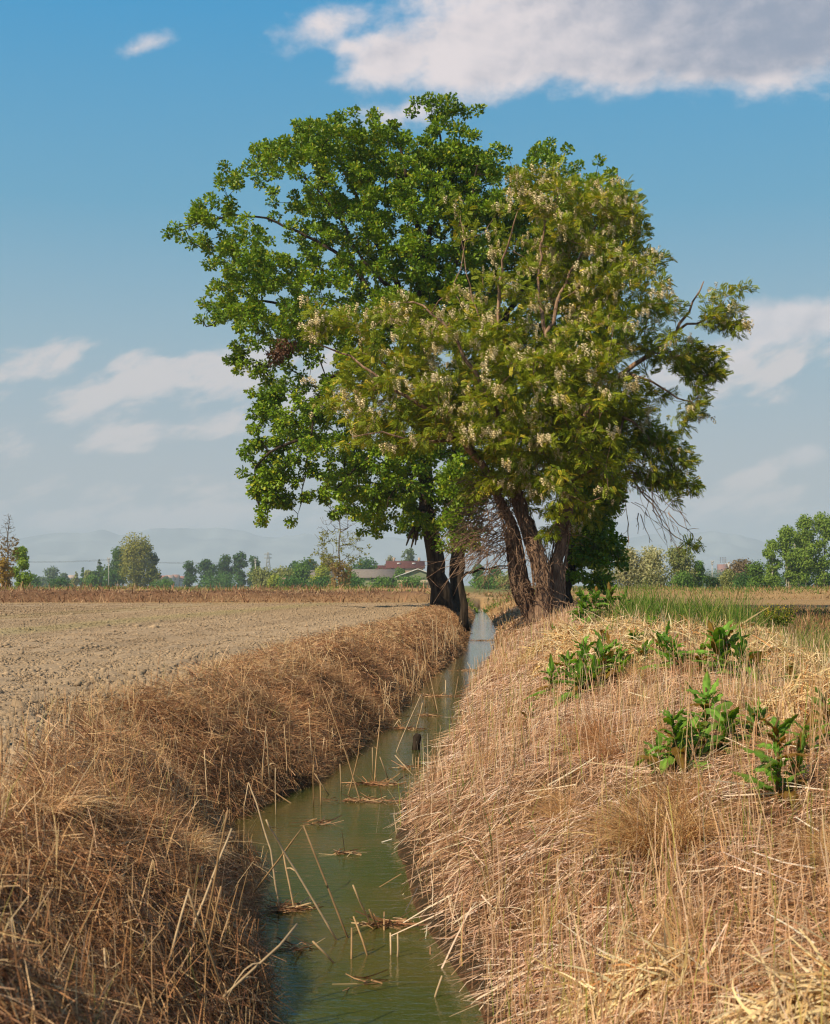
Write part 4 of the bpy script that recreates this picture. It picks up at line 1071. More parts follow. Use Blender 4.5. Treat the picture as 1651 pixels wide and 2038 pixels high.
# ------------------------------------------------------------------ dock plants
def dock(px, py, hgt, n, label, leafl, lean=(0, 0), group='green dock plants on the right bank', bronze=0.1):
    p = hit(px, py)
    if py < 1250: x_ = (px-CX)/F*19.0; p = np.array([x_, 19.0, float(ground_z(np.array([x_]), np.array([19.0]))[0])]); hgt *= 1.75; n = int(n*1.3); leafl *= 1.2
    t = empty('dock_plant', p, label, 'plant', group)
    top = p+np.array([lean[0]*hgt, lean[1]*hgt, hgt])
    A = Acc(); k = 8; ts = np.linspace(0, 1, k)[:, None]
    st = p+(top-p)*ts*0.92+rng.normal(scale=0.006, size=(k, 3)); st[0] = p-np.array([0, 0, .02])
    v, f = tube(st, np.linspace(0.009, 0.004, k), 7); A.add(v, f, np.array([0.19, 0.13, 0.05]))
    A.obj('stem', M['dock'], t, smooth=True)
    A = Acc(); nu, nv = 11, 5; n = int(n*1.6)
    for i in range(n):
        q = i/max(n-1, 1); base = p+(top-p)*(0.08+0.74*q**1.1); a = i*2.399+rng.normal(scale=.3)
        el = math.radians(rng.uniform(-5, 45)+38*q+rng.normal(scale=10))
        L = 1.22*leafl*(1.05-0.4*q)*rng.uniform(0.6, 1.25); W = L*rng.uniform(0.24, 0.38)
        d = np.array([math.cos(a)*math.cos(el), math.sin(a)*math.cos(el), math.sin(el)]); s = nrm(np.array([-math.sin(a), math.cos(a), 0])+rng.normal(scale=.15, size=3)); nn = np.cross(s, d)
        curl = rng.uniform(0.2, 1.3)*(1.2-q*0.5); roll = rng.normal(scale=.5); u = np.linspace(0, 1, nu); w = W*np.sin(np.pi*np.clip(u*0.93+0.07, 0, 1))**0.75*(1-u*0.35); ph = rng.uniform(0, 6)
        rows = []
        for j in range(nv):
            x = (j/(nv-1)-0.5)*2
            c = base+d*(L*u)[:, None]+np.array([0, 0, -1.0])*(curl*L*0.55*u**2)[:, None]+s*(x*w*0.5)[:, None]+nn*(abs(x)*w*0.22+x*w*roll*0.5*u+abs(x)*0.16*w*np.sin(u*19+ph+2*x))[:, None]
            rows.append(c)
        v = np.stack(rows, 1).reshape(-1, 3); ii, jj = np.meshgrid(np.arange(nu-1), np.arange(nv-1), indexing='ij'); b = (ii*nv+jj).ravel()
        col = np.array([0.12, 0.245, 0.036])*rng.uniform(0.6, 1.45) if rng.random() > bronze else np.array([0.20, 0.11, 0.025])*rng.uniform(0.7, 1.2)
        cc = np.tile(col, (nu*nv, 1)).reshape(nu, nv, 3); cc[:, nv//2] = cc[:, nv//2]*1.5+np.array([0.02, 0.025, 0.005])
        tipc = (u[:, None, None]**3)*rng.uniform(0, .7); cc = cc*(1-tipc)+np.array([0.22, 0.17, 0.03])*tipc; cc = cc*rng.uniform(0.75, 1.25, cc.shape[:2]+(1,))
        A.add(v, np.stack([b, b+1, b+nv+1, b+nv], -1), cc.reshape(-1, 3))
    A.obj('foliage', M['dock'], t, smooth=True)
    return t


docks = [
 (1098, 1385, .20, 10, 'dock plant standing by itself nearest the ditch on the slope', .15), (1150, 1388, .17, 14, 'bushy dock with drooping leaves right beside the one nearest the ditch', .16, (.1, 0)), (1195, 1362, .22, 16, 'dock with many upright leaves in the middle of the left clump', .17),
 (1165, 1352, .26, 12, 'taller dock rising at the back of the left clump, with reddish top', .15, (-.05, .1)), (1230, 1352, .17, 12, 'dark green dock at the right end of the left clump', .16), (1200, 1318, .22, 10, 'thin bronze-tinged dock on the crest behind the left clump', .13, (0, 0), 'green dock plants on the right bank', .35),
 (1262, 1298, .17, 10, 'small dock on the crest between the two straw mounds', .15), (1296, 1290, .22, 10, 'dock with broad pale leaves on the crest, behind a straw mound', .17), (1345, 1338, .24, 13, 'dock left of the tallest clump, leaves leaning left', .19, (-.15, 0)),
 (1395, 1345, .20, 10, 'short pale-leaved dock at the foot of the tallest clump', .15), (1430, 1352, .33, 17, 'tallest dock on the crest with big upright glossy leaves', .24), (1470, 1362, .25, 15, 'wide dock at the right end of the tallest clump, leaves spreading right', .21, (.15, 0)), (1452, 1300, .22, 10, 'dock behind the tallest clump, partly hidden by it', .17),
 (1405, 1482, .25, 15, 'upright dock with pointed leaves at the top of the middle clump', .16), (1430, 1498, .17, 13, 'dock leaning right in the middle clump on the slope', .15, (.25, 0)), (1345, 1540, .26, 15, 'dock at the lower left of the middle clump with one hanging pale leaf', .16, (-.05, 0)), (1375, 1518, .17, 13, 'low dense dock between the other docks of the middle clump', .13), (1310, 1535, .12, 8, 'low bronze-leaved dock at the left foot of the middle clump', .11, (0, 0), 'green dock plants on the right bank', .5),
 (1546, 1596, .30, 15, 'solitary tall dock on a bare reddish stem on the near right slope', .13), (1580, 1570, .15, 8, 'small curled dock seedling right of the solitary tall dock', .10, (.2, 0), 'green dock plants on the right bank', .4), (1600, 1510, .13, 8, 'wilting dock seedling below the straw tussock at the right edge', .11, (.1, 0), 'green dock plants on the right bank', .5), (1645, 1480, .20, 11, 'yellowish dock cut by the right edge of the picture', .13, (0, 0), 'green dock plants on the right bank', .35),
 (1053, 1440, .11, 8, 'tiny bronze dock seedling alone on the slope above the water', .08, (0, 0), 'green dock plants on the right bank', .6),
 (1160, 1240, .26, 14, 'leftmost dock of the row right behind the locust tree foot', .2), (1185, 1236, .3, 14, 'second dock from the locust tree in the far row', .2), (1212, 1236, .3, 14, 'third dock from the locust tree in the far row', .21), (1240, 1232, .28, 14, 'dock at the right end of the far row, before the green reeds', .2), (1285, 1236, .24, 12, 'dock among the green reeds, left part of the patch', .18), (1330, 1238, .22, 12, 'dock in front of the green reed patch', .18),
 (1100, 1272, .16, 9, 'small pale dock under the locust stems', .13),
]
docks += [(1290, 1238, .25, 13, 'dock between the far row and the reed patch', .17), (1310, 1238, .2, 12, 'low dock at the near edge of the reed patch, left side', .15), (1370, 1238, .24, 13, 'dock at the near edge of the reed patch, right side', .17), (1420, 1238, .2, 12, 'dock near the right end of the reed patch', .16),
 (1345, 1262, .22, 12, 'dock between the reed patch and the tallest clump', .16), (1395, 1262, .2, 12, 'dock on the crest just behind the tallest clump, left one', .16), (1520, 1330, .17, 11, 'dock on the crest right of the tallest clump', .14), (1575, 1390, .16, 11, 'small dock left of the large straw mound at the right edge', .12), (1505, 1480, .14, 10, 'low dock between the middle clump and the right edge', .12), (1250, 1265, .2, 12, 'dock on the crest behind the cream mound, below the far row', .15),
 (1130, 1362, .18, 12, 'low leafy dock in the middle of the left clump, nearest the locust', .15), (1180, 1380, .15, 12, 'low spreading dock at the front of the left clump', .15), (1215, 1340, .2, 13, 'leafy dock at the back right of the left clump', .16), (1320, 1318, .2, 12, 'dock between the crest mounds left of the tallest clump', .17), (1280, 1330, .16, 11, 'low dock right of the left clump on the crest', .14)]
for a in docks:
    k = 1.25 if 1075 < a[0] < 1255 and a[1] > 1300 else 1.05
    dock(a[0], a[1], a[2]*k, int(a[3]*1.45), a[4], a[5]*k*0.95, *a[6:])
# yellow-flowering weed by the right-hand track
pw = hit(1548, 1262); wd = empty('flowering_weed', pw, 'airy weed with tiny yellow flowers beside the pale field at the right', 'plant')
A = Acc(); fl = []
for i in range(26):
    a = rng.uniform(0, 6.28); e = pw+np.array([math.cos(a)*rng.uniform(.05, .28), math.sin(a)*rng.uniform(.05, .28), rng.uniform(.22, .46)])
    A.add(*tube([pw, (pw+e)/2+np.array([0, 0, .05]), e], [.004, .003, .002], 4), np.array([0.15, 0.18, 0.04])); fl.append(e)
A.obj('stem', M['dock'], wd)
fl = np.array(fl); leaf_cloud('flowers', fl, 16, 0.022, 0.07, M['dock'], wd, (0.45, 0.36, 0.03), (0.55, 0.48, 0.05), (0.3, 0.33, 0.05), fl.mean(0))
leaf_cloud('foliage', np.concatenate([fl*0.5+pw*0.5, fl*0.75+pw*0.25]), 12, 0.05, 0.08, M['dock'], wd, (0.08, 0.13, 0.02), (0.16, 0.2, 0.03), (0.2, 0.2, 0.05), fl.mean(0))

# ------------------------------------------------------------------ broken reed stalks
gR = 'broken reed stalks standing in the ditch'
def stalk(pts, label, r=0.0042, base_on='water', group=gR, dy=0.0):
    if base_on == 'water': Y0 = CAMZ*F/(pts[0][1]-HY); p0 = np.array([(pts[0][0]-CX)/F*Y0, Y0, -0.03])
    else: p0 = hit(*pts[0]); Y0 = p0[1]; p0 = p0-np.array([0, 0, .02])
    tilt = rng.uniform(-0.12, 0.12)+dy
    P3 = [PW(px, py, Y0+tilt*i) for i, (px, py) in enumerate(pts)]; P3[0] = p0
    P3 = smooth_line(P3, 0.08, 0.0012) if len(P3) == 2 else np.concatenate([np.linspace(P3[i], P3[i+1], 5)[(1 if i else 0):] for i in range(len(P3)-1)])
    sc = max(1.0, Y0/8.0); P3 = np.array(P3); P3[1:] += np.cumsum(rng.normal(scale=0.0016, size=(len(P3)-1, 3)), 0)
    v, f = tube(P3, np.linspace(r, r*0.7, len(P3))*sc**0.6, 6)
    c = np.array(STRAW[rng.integers(0, 3)])*rng.uniform(0.45, 0.8)  # straw tone darkened, shade put into the stalk colour
    A = Acc(); A.add(v, f, np.tile(c, (len(v), 1)))
    for q in range(rng.integers(0, 3) if len(P3) > 4 else 0):
        i = rng.integers(1, len(P3)); dd = nrm(rng.normal(size=3)+np.array([0, 0, .4]))
        lv, lf, lk = ribbons(P3[i][None]-dd*r*0.5, dd[None], np.array([rng.uniform(.05, .14)]), np.array([rng.uniform(.006, .011)]), np.array([[0, 0, -.9]]), 4, 0.8); A.add(lv, lf, np.tile(c*1.1, (len(lv), 1)))
    o = A.obj('reed_stalk', M['reed'], None, True, p0)
    return tag(o, label, 'reed stalk', group)


SH = 'thin dry reed stub standing in shallow water of the ditch'
SB = 'dry reed stem standing in the shaded left bank'
reeds = [
 ([(678, 1870), (563, 1692), (529, 1632)], 'long straight reed slanting left across the middle of the near water'), ([(698, 1867), (602, 1643), (503, 1778)], 'reed bent into a sharp upside-down V over the near water'),
 ([(558, 1815), (538, 1692), (509, 1598), (493, 1556)], 'tallest near reed, its frayed tip leaning up to the left'), ([(589, 1812), (563, 1692), (548, 1660)], 'reed crossing the long slanting reed near the left waterside'),
 ([(745, 1843), (702, 1762)], 'reed slanting left, standing at the debris mat of the near water'), ([(758, 1844), (734, 1809)], 'short pale reed beside the debris mat of the near water'), ([(736, 1902), (702, 1825)], 'leaning reed left of the row of three short stubs'),
 ([(699, 1911), (700, 1845)], 'short upright reed left of the leaning one in the near water'), ([(676, 1914), (620, 1871)], 'low reed slanting left just above the near water'), ([(400, 2010), (554, 1880), (587, 1838)], 'kinked reed reaching from the left bank out over the near water', .0042, 'bank'),
 ([(765, 1857), (765, 1816)], 'first of the row of three short stubs by the debris mat'), ([(778, 1900), (778, 1856)], 'second of the row of three short stubs'), ([(790, 1904), (790, 1856)], 'third of the row of three short stubs, nearest the right bank'), ([(860, 1984), (880, 1942)], 'stub leaning right, alone in the water close to the camera'),
 ([(549, 1621), (548, 1527)], 'upright reed alone at the bend by the left bank'), ([(594, 1598), (487, 1540)], 'reed lying low from the left bank to the water'), ([(660, 1581), (625, 1540)], 'pale broken reed slanting left beside the upright pair'), ([(623, 1603), (622, 1522)], 'upright reed of the pair beside the pale broken reed'), ([(679, 1574), (675, 1520)], 'short upright reed left of the curving tall reed'),
 ([(720, 1598), (693, 1510), (660, 1420), (640, 1370)], 'tall curving reed leaning left over the bend of the ditch'), ([(870, 1415), (840, 1333), (808, 1386)], 'far reed folded into an upside-down V'), ([(872, 1417), (853, 1338)], 'far reed leaning left, right of the folded one'), ([(904, 1388), (912, 1347)], 'far upright stub nearest the right bank'), ([(885, 1383), (886, 1353)], 'far upright stub left of the one nearest the right bank'),
 ([(785, 1496), (805, 1456), (837, 1382)], 'long reed leaning right in the middle of the ditch'), ([(826, 1454), (840, 1399)], 'reed leaning right behind the dead stump'), ([(745, 1557), (752, 1490), (759, 1424)], 'tall rusty reed rising by the left waterside'), ([(742, 1540), (740, 1488)], 'rusty stub beside the tall rusty reed'), ([(750, 1440), (772, 1392)], SH), ([(704, 1468), (709, 1409)], SH), ([(833, 1545), (832, 1507)], SH),
 ([(776, 1554), (755, 1507)], 'reed slanting left in front of the dead stump'), ([(830, 1543), (785, 1502)], 'long thin reed lying low to the left before the dead stump'), ([(808, 1449), (793, 1431), (780, 1452)], SH), ([(846, 1408), (842, 1360)], SH), ([(795, 1410), (803, 1378)], SH), ([(640, 1602), (638, 1560)], SH), ([(690, 1580), (712, 1500), (716, 1460)], SH),
 ([(361, 1895), (420, 1750), (461, 1651)], 'long reed on the left bank slanting up to the right', .0042, 'bank'), ([(395, 1900), (431, 1732), (449, 1617)], 'tallest reed on the near left bank, nearly upright', .0042, 'bank'), ([(326, 1940), (375, 1770)], 'pale reed left of the crossing pair on the left bank', .0045, 'bank'), ([(460, 2026), (437, 1946), (377, 1776)], 'reed leaning left across the others on the left bank', .0042, 'bank'), ([(393, 1968), (439, 1759)], 'reed leaning right near the waterside of the left bank', .0042, 'bank'),
]
for a in reeds: stalk(*a)
for i in range(18):
    px, py = rng.uniform(20, 470), rng.uniform(1700, 2030)
    px = min(px, 430); L = rng.uniform(50, 130)*(py-1165)/800
    stalk([(px, py), (px+rng.normal(scale=16), py-L)], SB, .0028, 'bank', 'reed stems in the left bank')
for i in range(48):
    Y = rng.uniform(7.5, 19); x = eL(np.array([Y]))[0]+rng.uniform(-.18, .12); px, py = CX+x/Y*F, HY+1.25/Y*F; L = rng.uniform(55, 140)*8/Y
    stalk([(px, py), (px+rng.normal(scale=9), py-L)], 'dry reed stem at the foot of the left bank beyond the bend', .0036, 'bank', 'reed stems at the foot of the left bank')
for i in range(24):
    Y = rng.uniform(20, 31); x = eL(np.array([Y]))[0]+rng.uniform(-.3, .05); px, py = CX+x/Y*F, HY+1.2/Y*F; L = rng.uniform(45, 100)*22/Y
    stalk([(px, py), (px+rng.normal(scale=12), py-L)], 'pale reed stem in the fan of reeds before the oak trunks', .0036, 'bank', 'fan of reeds before the oak trunks')

# ------------------------------------------------------------------ floating debris, stump, log
def debris(px, py, L, W, n, label, name='debris_mat'):
    Y0 = CAMZ*F/(py-HY); p = np.array([(px-CX)/F*Y0, Y0, 0.0])
    R = p+np.stack([np.clip(rng.normal(scale=L*0.3, size=n), -L*.6, L*.6), np.clip(rng.normal(scale=W*0.4, size=n), -W, W), rng.uniform(-0.004, 0.02, n)], -1)
    D = nrm(np.stack([rng.normal(size=n)*1.1, rng.normal(size=n)*0.9, rng.normal(scale=0.16, size=n)], -1))
    v, f, k = ribbons(R, D, rng.uniform(0.03, 0.13, n), rng.uniform(0.003, 0.008, n), rng.normal(scale=0.1, size=(n, 3)), 2, 0.4)
    o = mesh_obj(name, v, f, M['grass'], None, np.repeat(pal(n, RUST+[(0.5, 0.36, 0.22)], (2, 2, 3, 1, 1.2)), k, 0), origin=p)
    return tag(o, label, 'plant debris', 'mats of drifted reed debris on the water')


debris(770, 1842, .18, .05, 90, 'reed debris mat with short stubs in the near water')
debris(560, 1812, .2, .06, 110, 'dark debris caught at the left waterside under the crossing reeds')
debris(750, 1562, .3, .05, 130, 'debris bar below the rusty reeds at the bend')
debris(725, 1596, .34, .05, 110, 'debris streak reaching from the right bank at the bend')
debris(800, 1452, .3, .06, 110, 'debris streak left of the dead stump')
debris(870, 1386, .5, .1, 170, 'debris bar across the ditch under the folded far reed')
debris(940, 1335, .5, .12, 170, 'farthest debris dam across the ditch before the oak trunks')
debris(962, 1275, .7, .3, 190, 'scattered debris in the bright water beside the oak trunks')
debris(640, 1640, .14, .05, 40, 'thin raft of straw between the bent reed and the left bank')
debris(690, 1700, .1, .03, 26, 'few floating straws in the middle of the green reflection')
debris(850, 1425, .25, .07, 70, 'broken debris streak right of the dead stump')
debris(815, 1530, .16, .05, 50, 'small reed raft on the right side of the bend')
debris(590, 1890, .1, .03, 30, 'dark bits of reed drifting beside the kinked reed')
debris(725, 1957, .07, .02, 16, 'small tuft of drifting straw in the water close to the camera')
ps = PW(827, 1492, CAMZ*F/(1492-HY)); ps[2] = 0
A = Acc(); A.add(*tube([ps-[0, 0, .03], ps+[.005, 0, .05], ps+[.012, 0, .10], ps+[.02, 0, .125]], [.035, .03, .034, .02], 9), np.array([0.20, 0.11, 0.055]))
tag(A.obj('dead_stump', M['bark'], None, True, ps), 'small broken stump standing in the middle of the ditch', 'stump')
pl = hit(185, 1735); pe = hit(245, 1765)
A = Acc(); A.add(*tube(smooth_line([pl+[0, 0, .03], (pl+pe)/2+[0, 0, .035], pe+[0, 0, .02]], .03, .003), .032, 9), np.array([0.1, 0.09, 0.05]))
tag(A.obj('log', M['bark'], None, True, pl), 'short mossy grey log lying in the shaded left bank', 'log')

# ------------------------------------------------------------------ trees and buildings along the horizon
def far_tree(px, top, base, w, Y, label, col, col2=None, group=None, name='tree', shape='round', bare=0.0, pale=False, n=None, trunk_w=None, crown_from=0.12, stems=1):
    sc = Y/F; x = (px-CX)*sc; zt = CAMZ+(HY-top)*sc; zb = min(CAMZ+(HY-base)*sc, 0.62); H = zt-zb; W = w*sc
    p = np.array([x, Y, zb]); t = empty(name, p, label, 'shrub' if name in ('shrub', 'hedge') else 'tree', group)
    col = np.array(col)*1.75; col2 = np.array(col2)*1.6 if col2 is not None else col*1.7
    K = {'round': 12, 'tall': 11, 'cone': 9, 'wide': 16, 'airy': 14}[shape]; cs = []; rs = []
    for i in range(K):
        u = (i+0.5)/K; hh = crown_from+(1-crown_from)*(u*0.92+rng.uniform(-.05, .05)); a = rng.uniform(0, 6.28)
        if shape == 'cone': prof = 1-u*0.92; r_ = 0.33*W*max(prof, 0.12)
        elif shape == 'tall': prof = math.sin(math.pi*(0.18+0.72*u))**0.7; r_ = 0.34*W*rng.uniform(.7, 1.1)
        else: prof = math.sin(math.pi*(0.22+0.66*u))**0.8; r_ = 0.27*W*rng.uniform(.75, 1.2)
        off = rng.uniform(0.25, 1.0)*max(0.02, 0.5*W*prof-r_*0.55)
        cs.append([x+math.cos(a)*off, Y+math.sin(a)*off, zb+H*hh]); rs.append(r_)
    cs = np.array(cs); rs = np.array(rs); cs[:, 2] = np.minimum(cs[:, 2], zt-rs*0.55)
    n = int(min(7500, max(1300, w*(base-top)*0.95)))
    k = rng.choice(K, n, p=rs**2/np.sum(rs**2)); d = rand_dirs(n); P_ = cs[k]+d*rs[k][:, None]*(rng.random(n)**0.33)[:, None]*rng.uniform(.8, 1.15, (n, 1))*np.array([1, 1, .85])
    if bare: keep = fbm(P_[:, 0]*1.3/W*6, P_[:, 2]*6/W, rng.integers(99), 2)+rng.normal(scale=.2, size=n) > bare; P_ = P_[keep]; d = d[keep]; n = len(P_)
    s = max(0.10, 2.6*sc)*rng.uniform(0.6, 1.35, n)
    tv = np.array([[-.5, -.4, 0], [.4, -.55, .1], [.55, .35, 0], [-.3, .6, -.1]]); tf = np.array([[0, 1, 2, 3]])
    nn = nrm(d*0.8+np.array([0, 0, .35])+rng.normal(scale=.45, size=(n, 3))); sd, up, nz = frame(rand_dirs(n), nn)
    v, f = scatter(tv, tf, P_, sd, up, nz, s)
    q = np.clip(rng.random(n)*0.6+np.repeat(rng.random((1, K)), 1, 0)[0][k if not bare else rng.integers(0, K, n)]*0.5, 0, 1)[:, None]
    A = Acc(); tw = trunk_w*sc if trunk_w else max(0.035*W, 0.9*sc)
    for j in range(stems):
        xo = 0 if stems == 1 else (j-(stems-1)/2)*W*0.10; lean = rng.normal(scale=.04)*H
        A.add(*tube(smooth_line([[x+xo, Y, zb-.2], [x+xo*1.5+lean*.5, Y, zb+H*.4], [x+xo*2+lean, Y, zb+H*.88]], H*.1, tw*.1), tw*.4, 6))
    lim = rng.choice(len(cs), min(len(cs), 8), replace=False)
    for j in lim:
        b = np.array([x, Y, zb+(cs[j][2]-zb)*rng.uniform(.35, .6)]); m_ = (b+cs[j])/2+np.array([0, 0, .04*H])
        A.add(*tube([b, m_, cs[j]], [tw*.25, tw*.17, tw*.07], 5))
    A.obj('trunk', M['palebark'] if pale else M['farbark'], t, smooth=True)
    mesh_obj('crown', v, f, M['farleaf'], t, np.repeat(col*(1-q)+col2*q, 4, 0))
    return t


def bare_tree(px, top, base, w, Y, label, leafcol, nleaf, name='tree', spread=1.0, ivy=None):
    sc = Y/F; p = np.array([(px-CX)*sc, Y, min(CAMZ+(HY-base)*sc, .62)]); H = CAMZ+(HY-top)*sc-p[2]; W = w*sc
    t = empty(name, p, label, 'tree'); sk = Skeleton()
    sk.limb([p-[0, 0, .1], p+[0, 0, H*.3], p+[.01*H, 0, H*.65], p+[.02*H, 0, H]], .016*H, .002*H, H*.05, H*.006)
    n = 300; u = rng.random(n); a = rng.uniform(0, 6.28, n); hh = .25+.74*u; rad = W*.5*np.sin(np.pi*(.25+.68*u))**.7*rng.uniform(.35, 1, n)
    pts = p+np.stack([np.cos(a)*rad, np.sin(a)*rad, H*hh], -1); sk.grow(pts, H*.06, .03)
    sk.mesh(tip=.0009*H+.004, thin=4).obj('trunk', M['farbark'], t, smooth=True)
    tips = pts[rng.random(n) < .6]; tips = tips[tips[:, 2] < p[2]+H*.7] if ivy is None else tips
    leaf_cloud('crown', tips, nleaf, max(.12, 1.8*sc), .05*W, M['farleaf'], t, leafcol, np.array(leafcol)*1.5, np.array(leafcol)*1.8, p+[0, 0, H*.4], (np.array([[-.4, 0, 0], [.4, 0, .1], [.3, 1, 0], [-.3, .9, -.1]]), np.array([[0, 1, 2, 3]])))
    return t


DG, MG, YG, LG, BG, OL = (0.035, 0.075, 0.018), (0.055, 0.10, 0.02), (0.14, 0.16, 0.025), (0.10, 0.17, 0.025), (0.06, 0.09, 0.05), (0.12, 0.13, 0.045)
gF = 'trees along the horizon'
bare_tree(14, 1022, 1178, 44, 130, 'thin bare tree at the left edge, russet undergrowth round its foot', (0.20, 0.13, 0.03), 8)
far_tree(6, 1105, 1182, 34, 128, 'russet bush at the foot of the bare tree, cut by the left edge', (0.17, 0.11, 0.025), (0.24, 0.17, 0.04), gF, 'shrub', 'tall', crown_from=0)
far_tree(42, 1084, 1180, 46, 140, 'small bright green tree right of the bare tree at the left', LG, (0.19, 0.26, 0.04), gF, shape='airy')
far_tree(84, 1150, 1168, 30, 800, 'bluish bush row left of the dim round tree', BG, None, gF, 'shrub', 'wide', crown_from=0)
far_tree(103, 1131, 1168, 44, 760, 'dim round tree far off, left of the small conifers', BG, None, gF)
far_tree(128, 1141, 1168, 26, 800, 'dim small tree touching the right side of the dim round one', BG, None, gF)
far_tree(151, 1136, 1168, 22, 600, 'small olive conifer left of the pointed one', OL, None, gF, 'conifer', 'cone')
far_tree(165, 1124, 1168, 20, 620, 'pointed dark conifer rising above its neighbours', DG, None, gF, 'conifer', 'cone')
far_tree(176, 1136, 1168, 26, 600, 'pale olive bush right of the pointed conifer', OL, None, gF, 'shrub')
far_tree(197, 1110, 1168, 44, 480, 'dark spruce left of the utility pole', DG, MG, gF, 'conifer', 'cone')
far_tree(236, 1090, 1168, 56, 460, 'dark green tree behind the tall yellow-green one', DG, (0.07, 0.12, 0.02), gF)
far_tree(272, 1068, 1168, 86, 400, 'tall yellow-green tree with a ragged pointed top', (0.11, 0.125, 0.03), (0.21, 0.20, 0.05), gF, shape='tall', n=5200, crown_from=.02)
far_tree(303, 1100, 1168, 30, 405, 'dark green strip of tree at the right side of the yellow-green one', DG, MG, gF, shape='tall', crown_from=.02)
far_tree(330, 1150, 1170, 30, 900, 'dim bush before the far town roofs', BG, None, gF, 'shrub', 'wide', crown_from=0)
for i, (px, tp, w) in enumerate([(377, 1117, 34), (412, 1112, 44), (448, 1105, 44), (478, 1101, 40), (505, 1109, 34)]):
    far_tree(px, tp, 1168, w, 520, ('leftmost', 'second', 'middle', 'tallest, fourth', 'rightmost')[i]+' of the five clipped round dark trees in a row', (0.028, 0.065, 0.02), (0.06, 0.115, 0.03), 'round dark trees in a row', shape='round', n=2600, crown_from=.04)
hg = 'bushes before the sheds'
for (px, tp, w, Y, lb, c) in [(520, 1132, 60, 300, 'pale olive bush left of the pylon foot', OL), (560, 1130, 64, 300, 'olive bush below the lattice pylon', OL), (598, 1121, 60, 320, 'rounded green bush right of the lattice pylon', MG), (640, 1124, 50, 310, 'pale green bush left of the bare tree in the field', YG), (612, 1112, 50, 420, 'dark tree top behind the pale green bushes', DG), (585, 1118, 34, 430, 'small dark tree behind the rounded green bush', DG),
                               (655, 1110, 44, 400, 'brown-green tree behind the bare tree in the field', (0.12, 0.10, 0.05)), (725, 1113, 64, 400, 'dark rounded tree above the first shed roof', DG), (575, 1150, 70, 260, 'low dark hedge bush before the pale green bushes', DG), (640, 1150, 60, 255, 'low dark bush before the brick shed', DG), (700, 1150, 60, 250, 'low dark bush at the foot of the first shed', DG), (760, 1151, 70, 250, 'clipped low hedge bush in front of the middle shed', MG), (815, 1149, 64, 250, 'clipped low hedge bush before the pale gable', MG),
                               (795, 1131, 34, 330, 'round green bush between the shed and the red roof', MG), (835, 1136, 26, 330, 'small bush at the right gable beside the oak trunk', MG), (862, 1128, 30, 330, 'bush hidden behind the oak trunk', MG)]:
    far_tree(px, tp, 1172, w, Y, lb, c, None, hg, 'shrub', 'wide', crown_from=0)
far_tree(816, 1092, 1166, 50, 520, 'airy grey-green tree standing behind the red roofed farmhouse', BG, (0.10, 0.13, 0.06), gF, shape='airy', bare=-.05)
far_tree(778, 1107, 1160, 34, 540, 'faint thin tree left of the one behind the red roof', (0.10, 0.10, 0.06), None, gF, shape='airy', bare=0.0)
bare_tree(674, 1008, 1172, 120, 120, 'half-bare spreading tree alone in the field left of the oaks', (0.17, 0.18, 0.035), 14)
far_tree(674, 1118, 1172, 60, 119, 'brown thicket of shoots round the foot of the half-bare tree', (0.16, 0.11, 0.05), (0.22, 0.17, 0.08), None, 'shrub', 'tall', crown_from=0, bare=-.1)
for (px, tp, w, Y, lb, c) in [(950, 1125, 40, 300, 'bush seen between the oak trunks and the locust, left one', MG), (985, 1130, 50, 290, 'bush seen between the oak trunks and the locust, right one', DG), (1010, 1142, 60, 260, 'low olive bush left of the locust stems', OL), (965, 1150, 60, 250, 'low hedge bush in the gap between the two tree groups', MG)]:
    far_tree(px, tp, 1172, w, Y, lb, c, None, hg, 'shrub', 'wide', crown_from=0)
for (px, tp, w, lb, c, c2) in [(1195, 1115, 60, 'olive tree half hidden by the drooping oak foliage', OL, (0.2, 0.19, 0.08)), (1245, 1094, 80, 'blossoming pale locust, left one of the grove', (0.12, 0.13, 0.05), (0.36, 0.33, 0.2)), (1300, 1092, 84, 'blossoming pale locust with leaning trunk, middle of the grove', (0.11, 0.13, 0.04), (0.36, 0.34, 0.2)), (1352, 1090, 84, 'taller greener locust, right one of the grove', (0.07, 0.11, 0.03), (0.22, 0.22, 0.09)), (1388, 1118, 40, 'green flank tree at the right end of the locust grove', MG, None)]:
    far_tree(px, tp, 1174, w, 170, lb, c, c2, 'pale locust grove right of the big trees', 'locust_tree', 'wide', crown_from=.05, n=4600)
far_tree(1360, 1140, 1174, 60, 160, 'rounded green shrub at the foot of the locust grove', MG, None, None, 'shrub', 'wide', crown_from=0)
far_tree(1414, 1148, 1174, 38, 150, 'very dark round shrub between the locust grove and the pole', (0.02, 0.045, 0.015), (0.03, 0.06, 0.02), None, 'shrub', 'wide', crown_from=0)
far_tree(1415, 1140, 1168, 110, 900, 'dim tree line behind the pole and the red tower block', BG, None, gF, 'tree_line', 'wide', crown_from=0, n=1600)
far_tree(1475, 1115, 1172, 62, 200, 'brownish leafless-looking tree left of the poplars', (0.11, 0.085, 0.05), (0.17, 0.13, 0.08), gF, shape='airy')
far_tree(1450, 1136, 1173, 50, 190, 'olive bush left of the brownish tree', OL, None, gF, 'shrub', 'wide', crown_from=0)
far_tree(1508, 1120, 1174, 56, 180, 'dense green shrub between the brownish tree and the poplars', LG, MG, None, 'shrub', 'wide', crown_from=0)
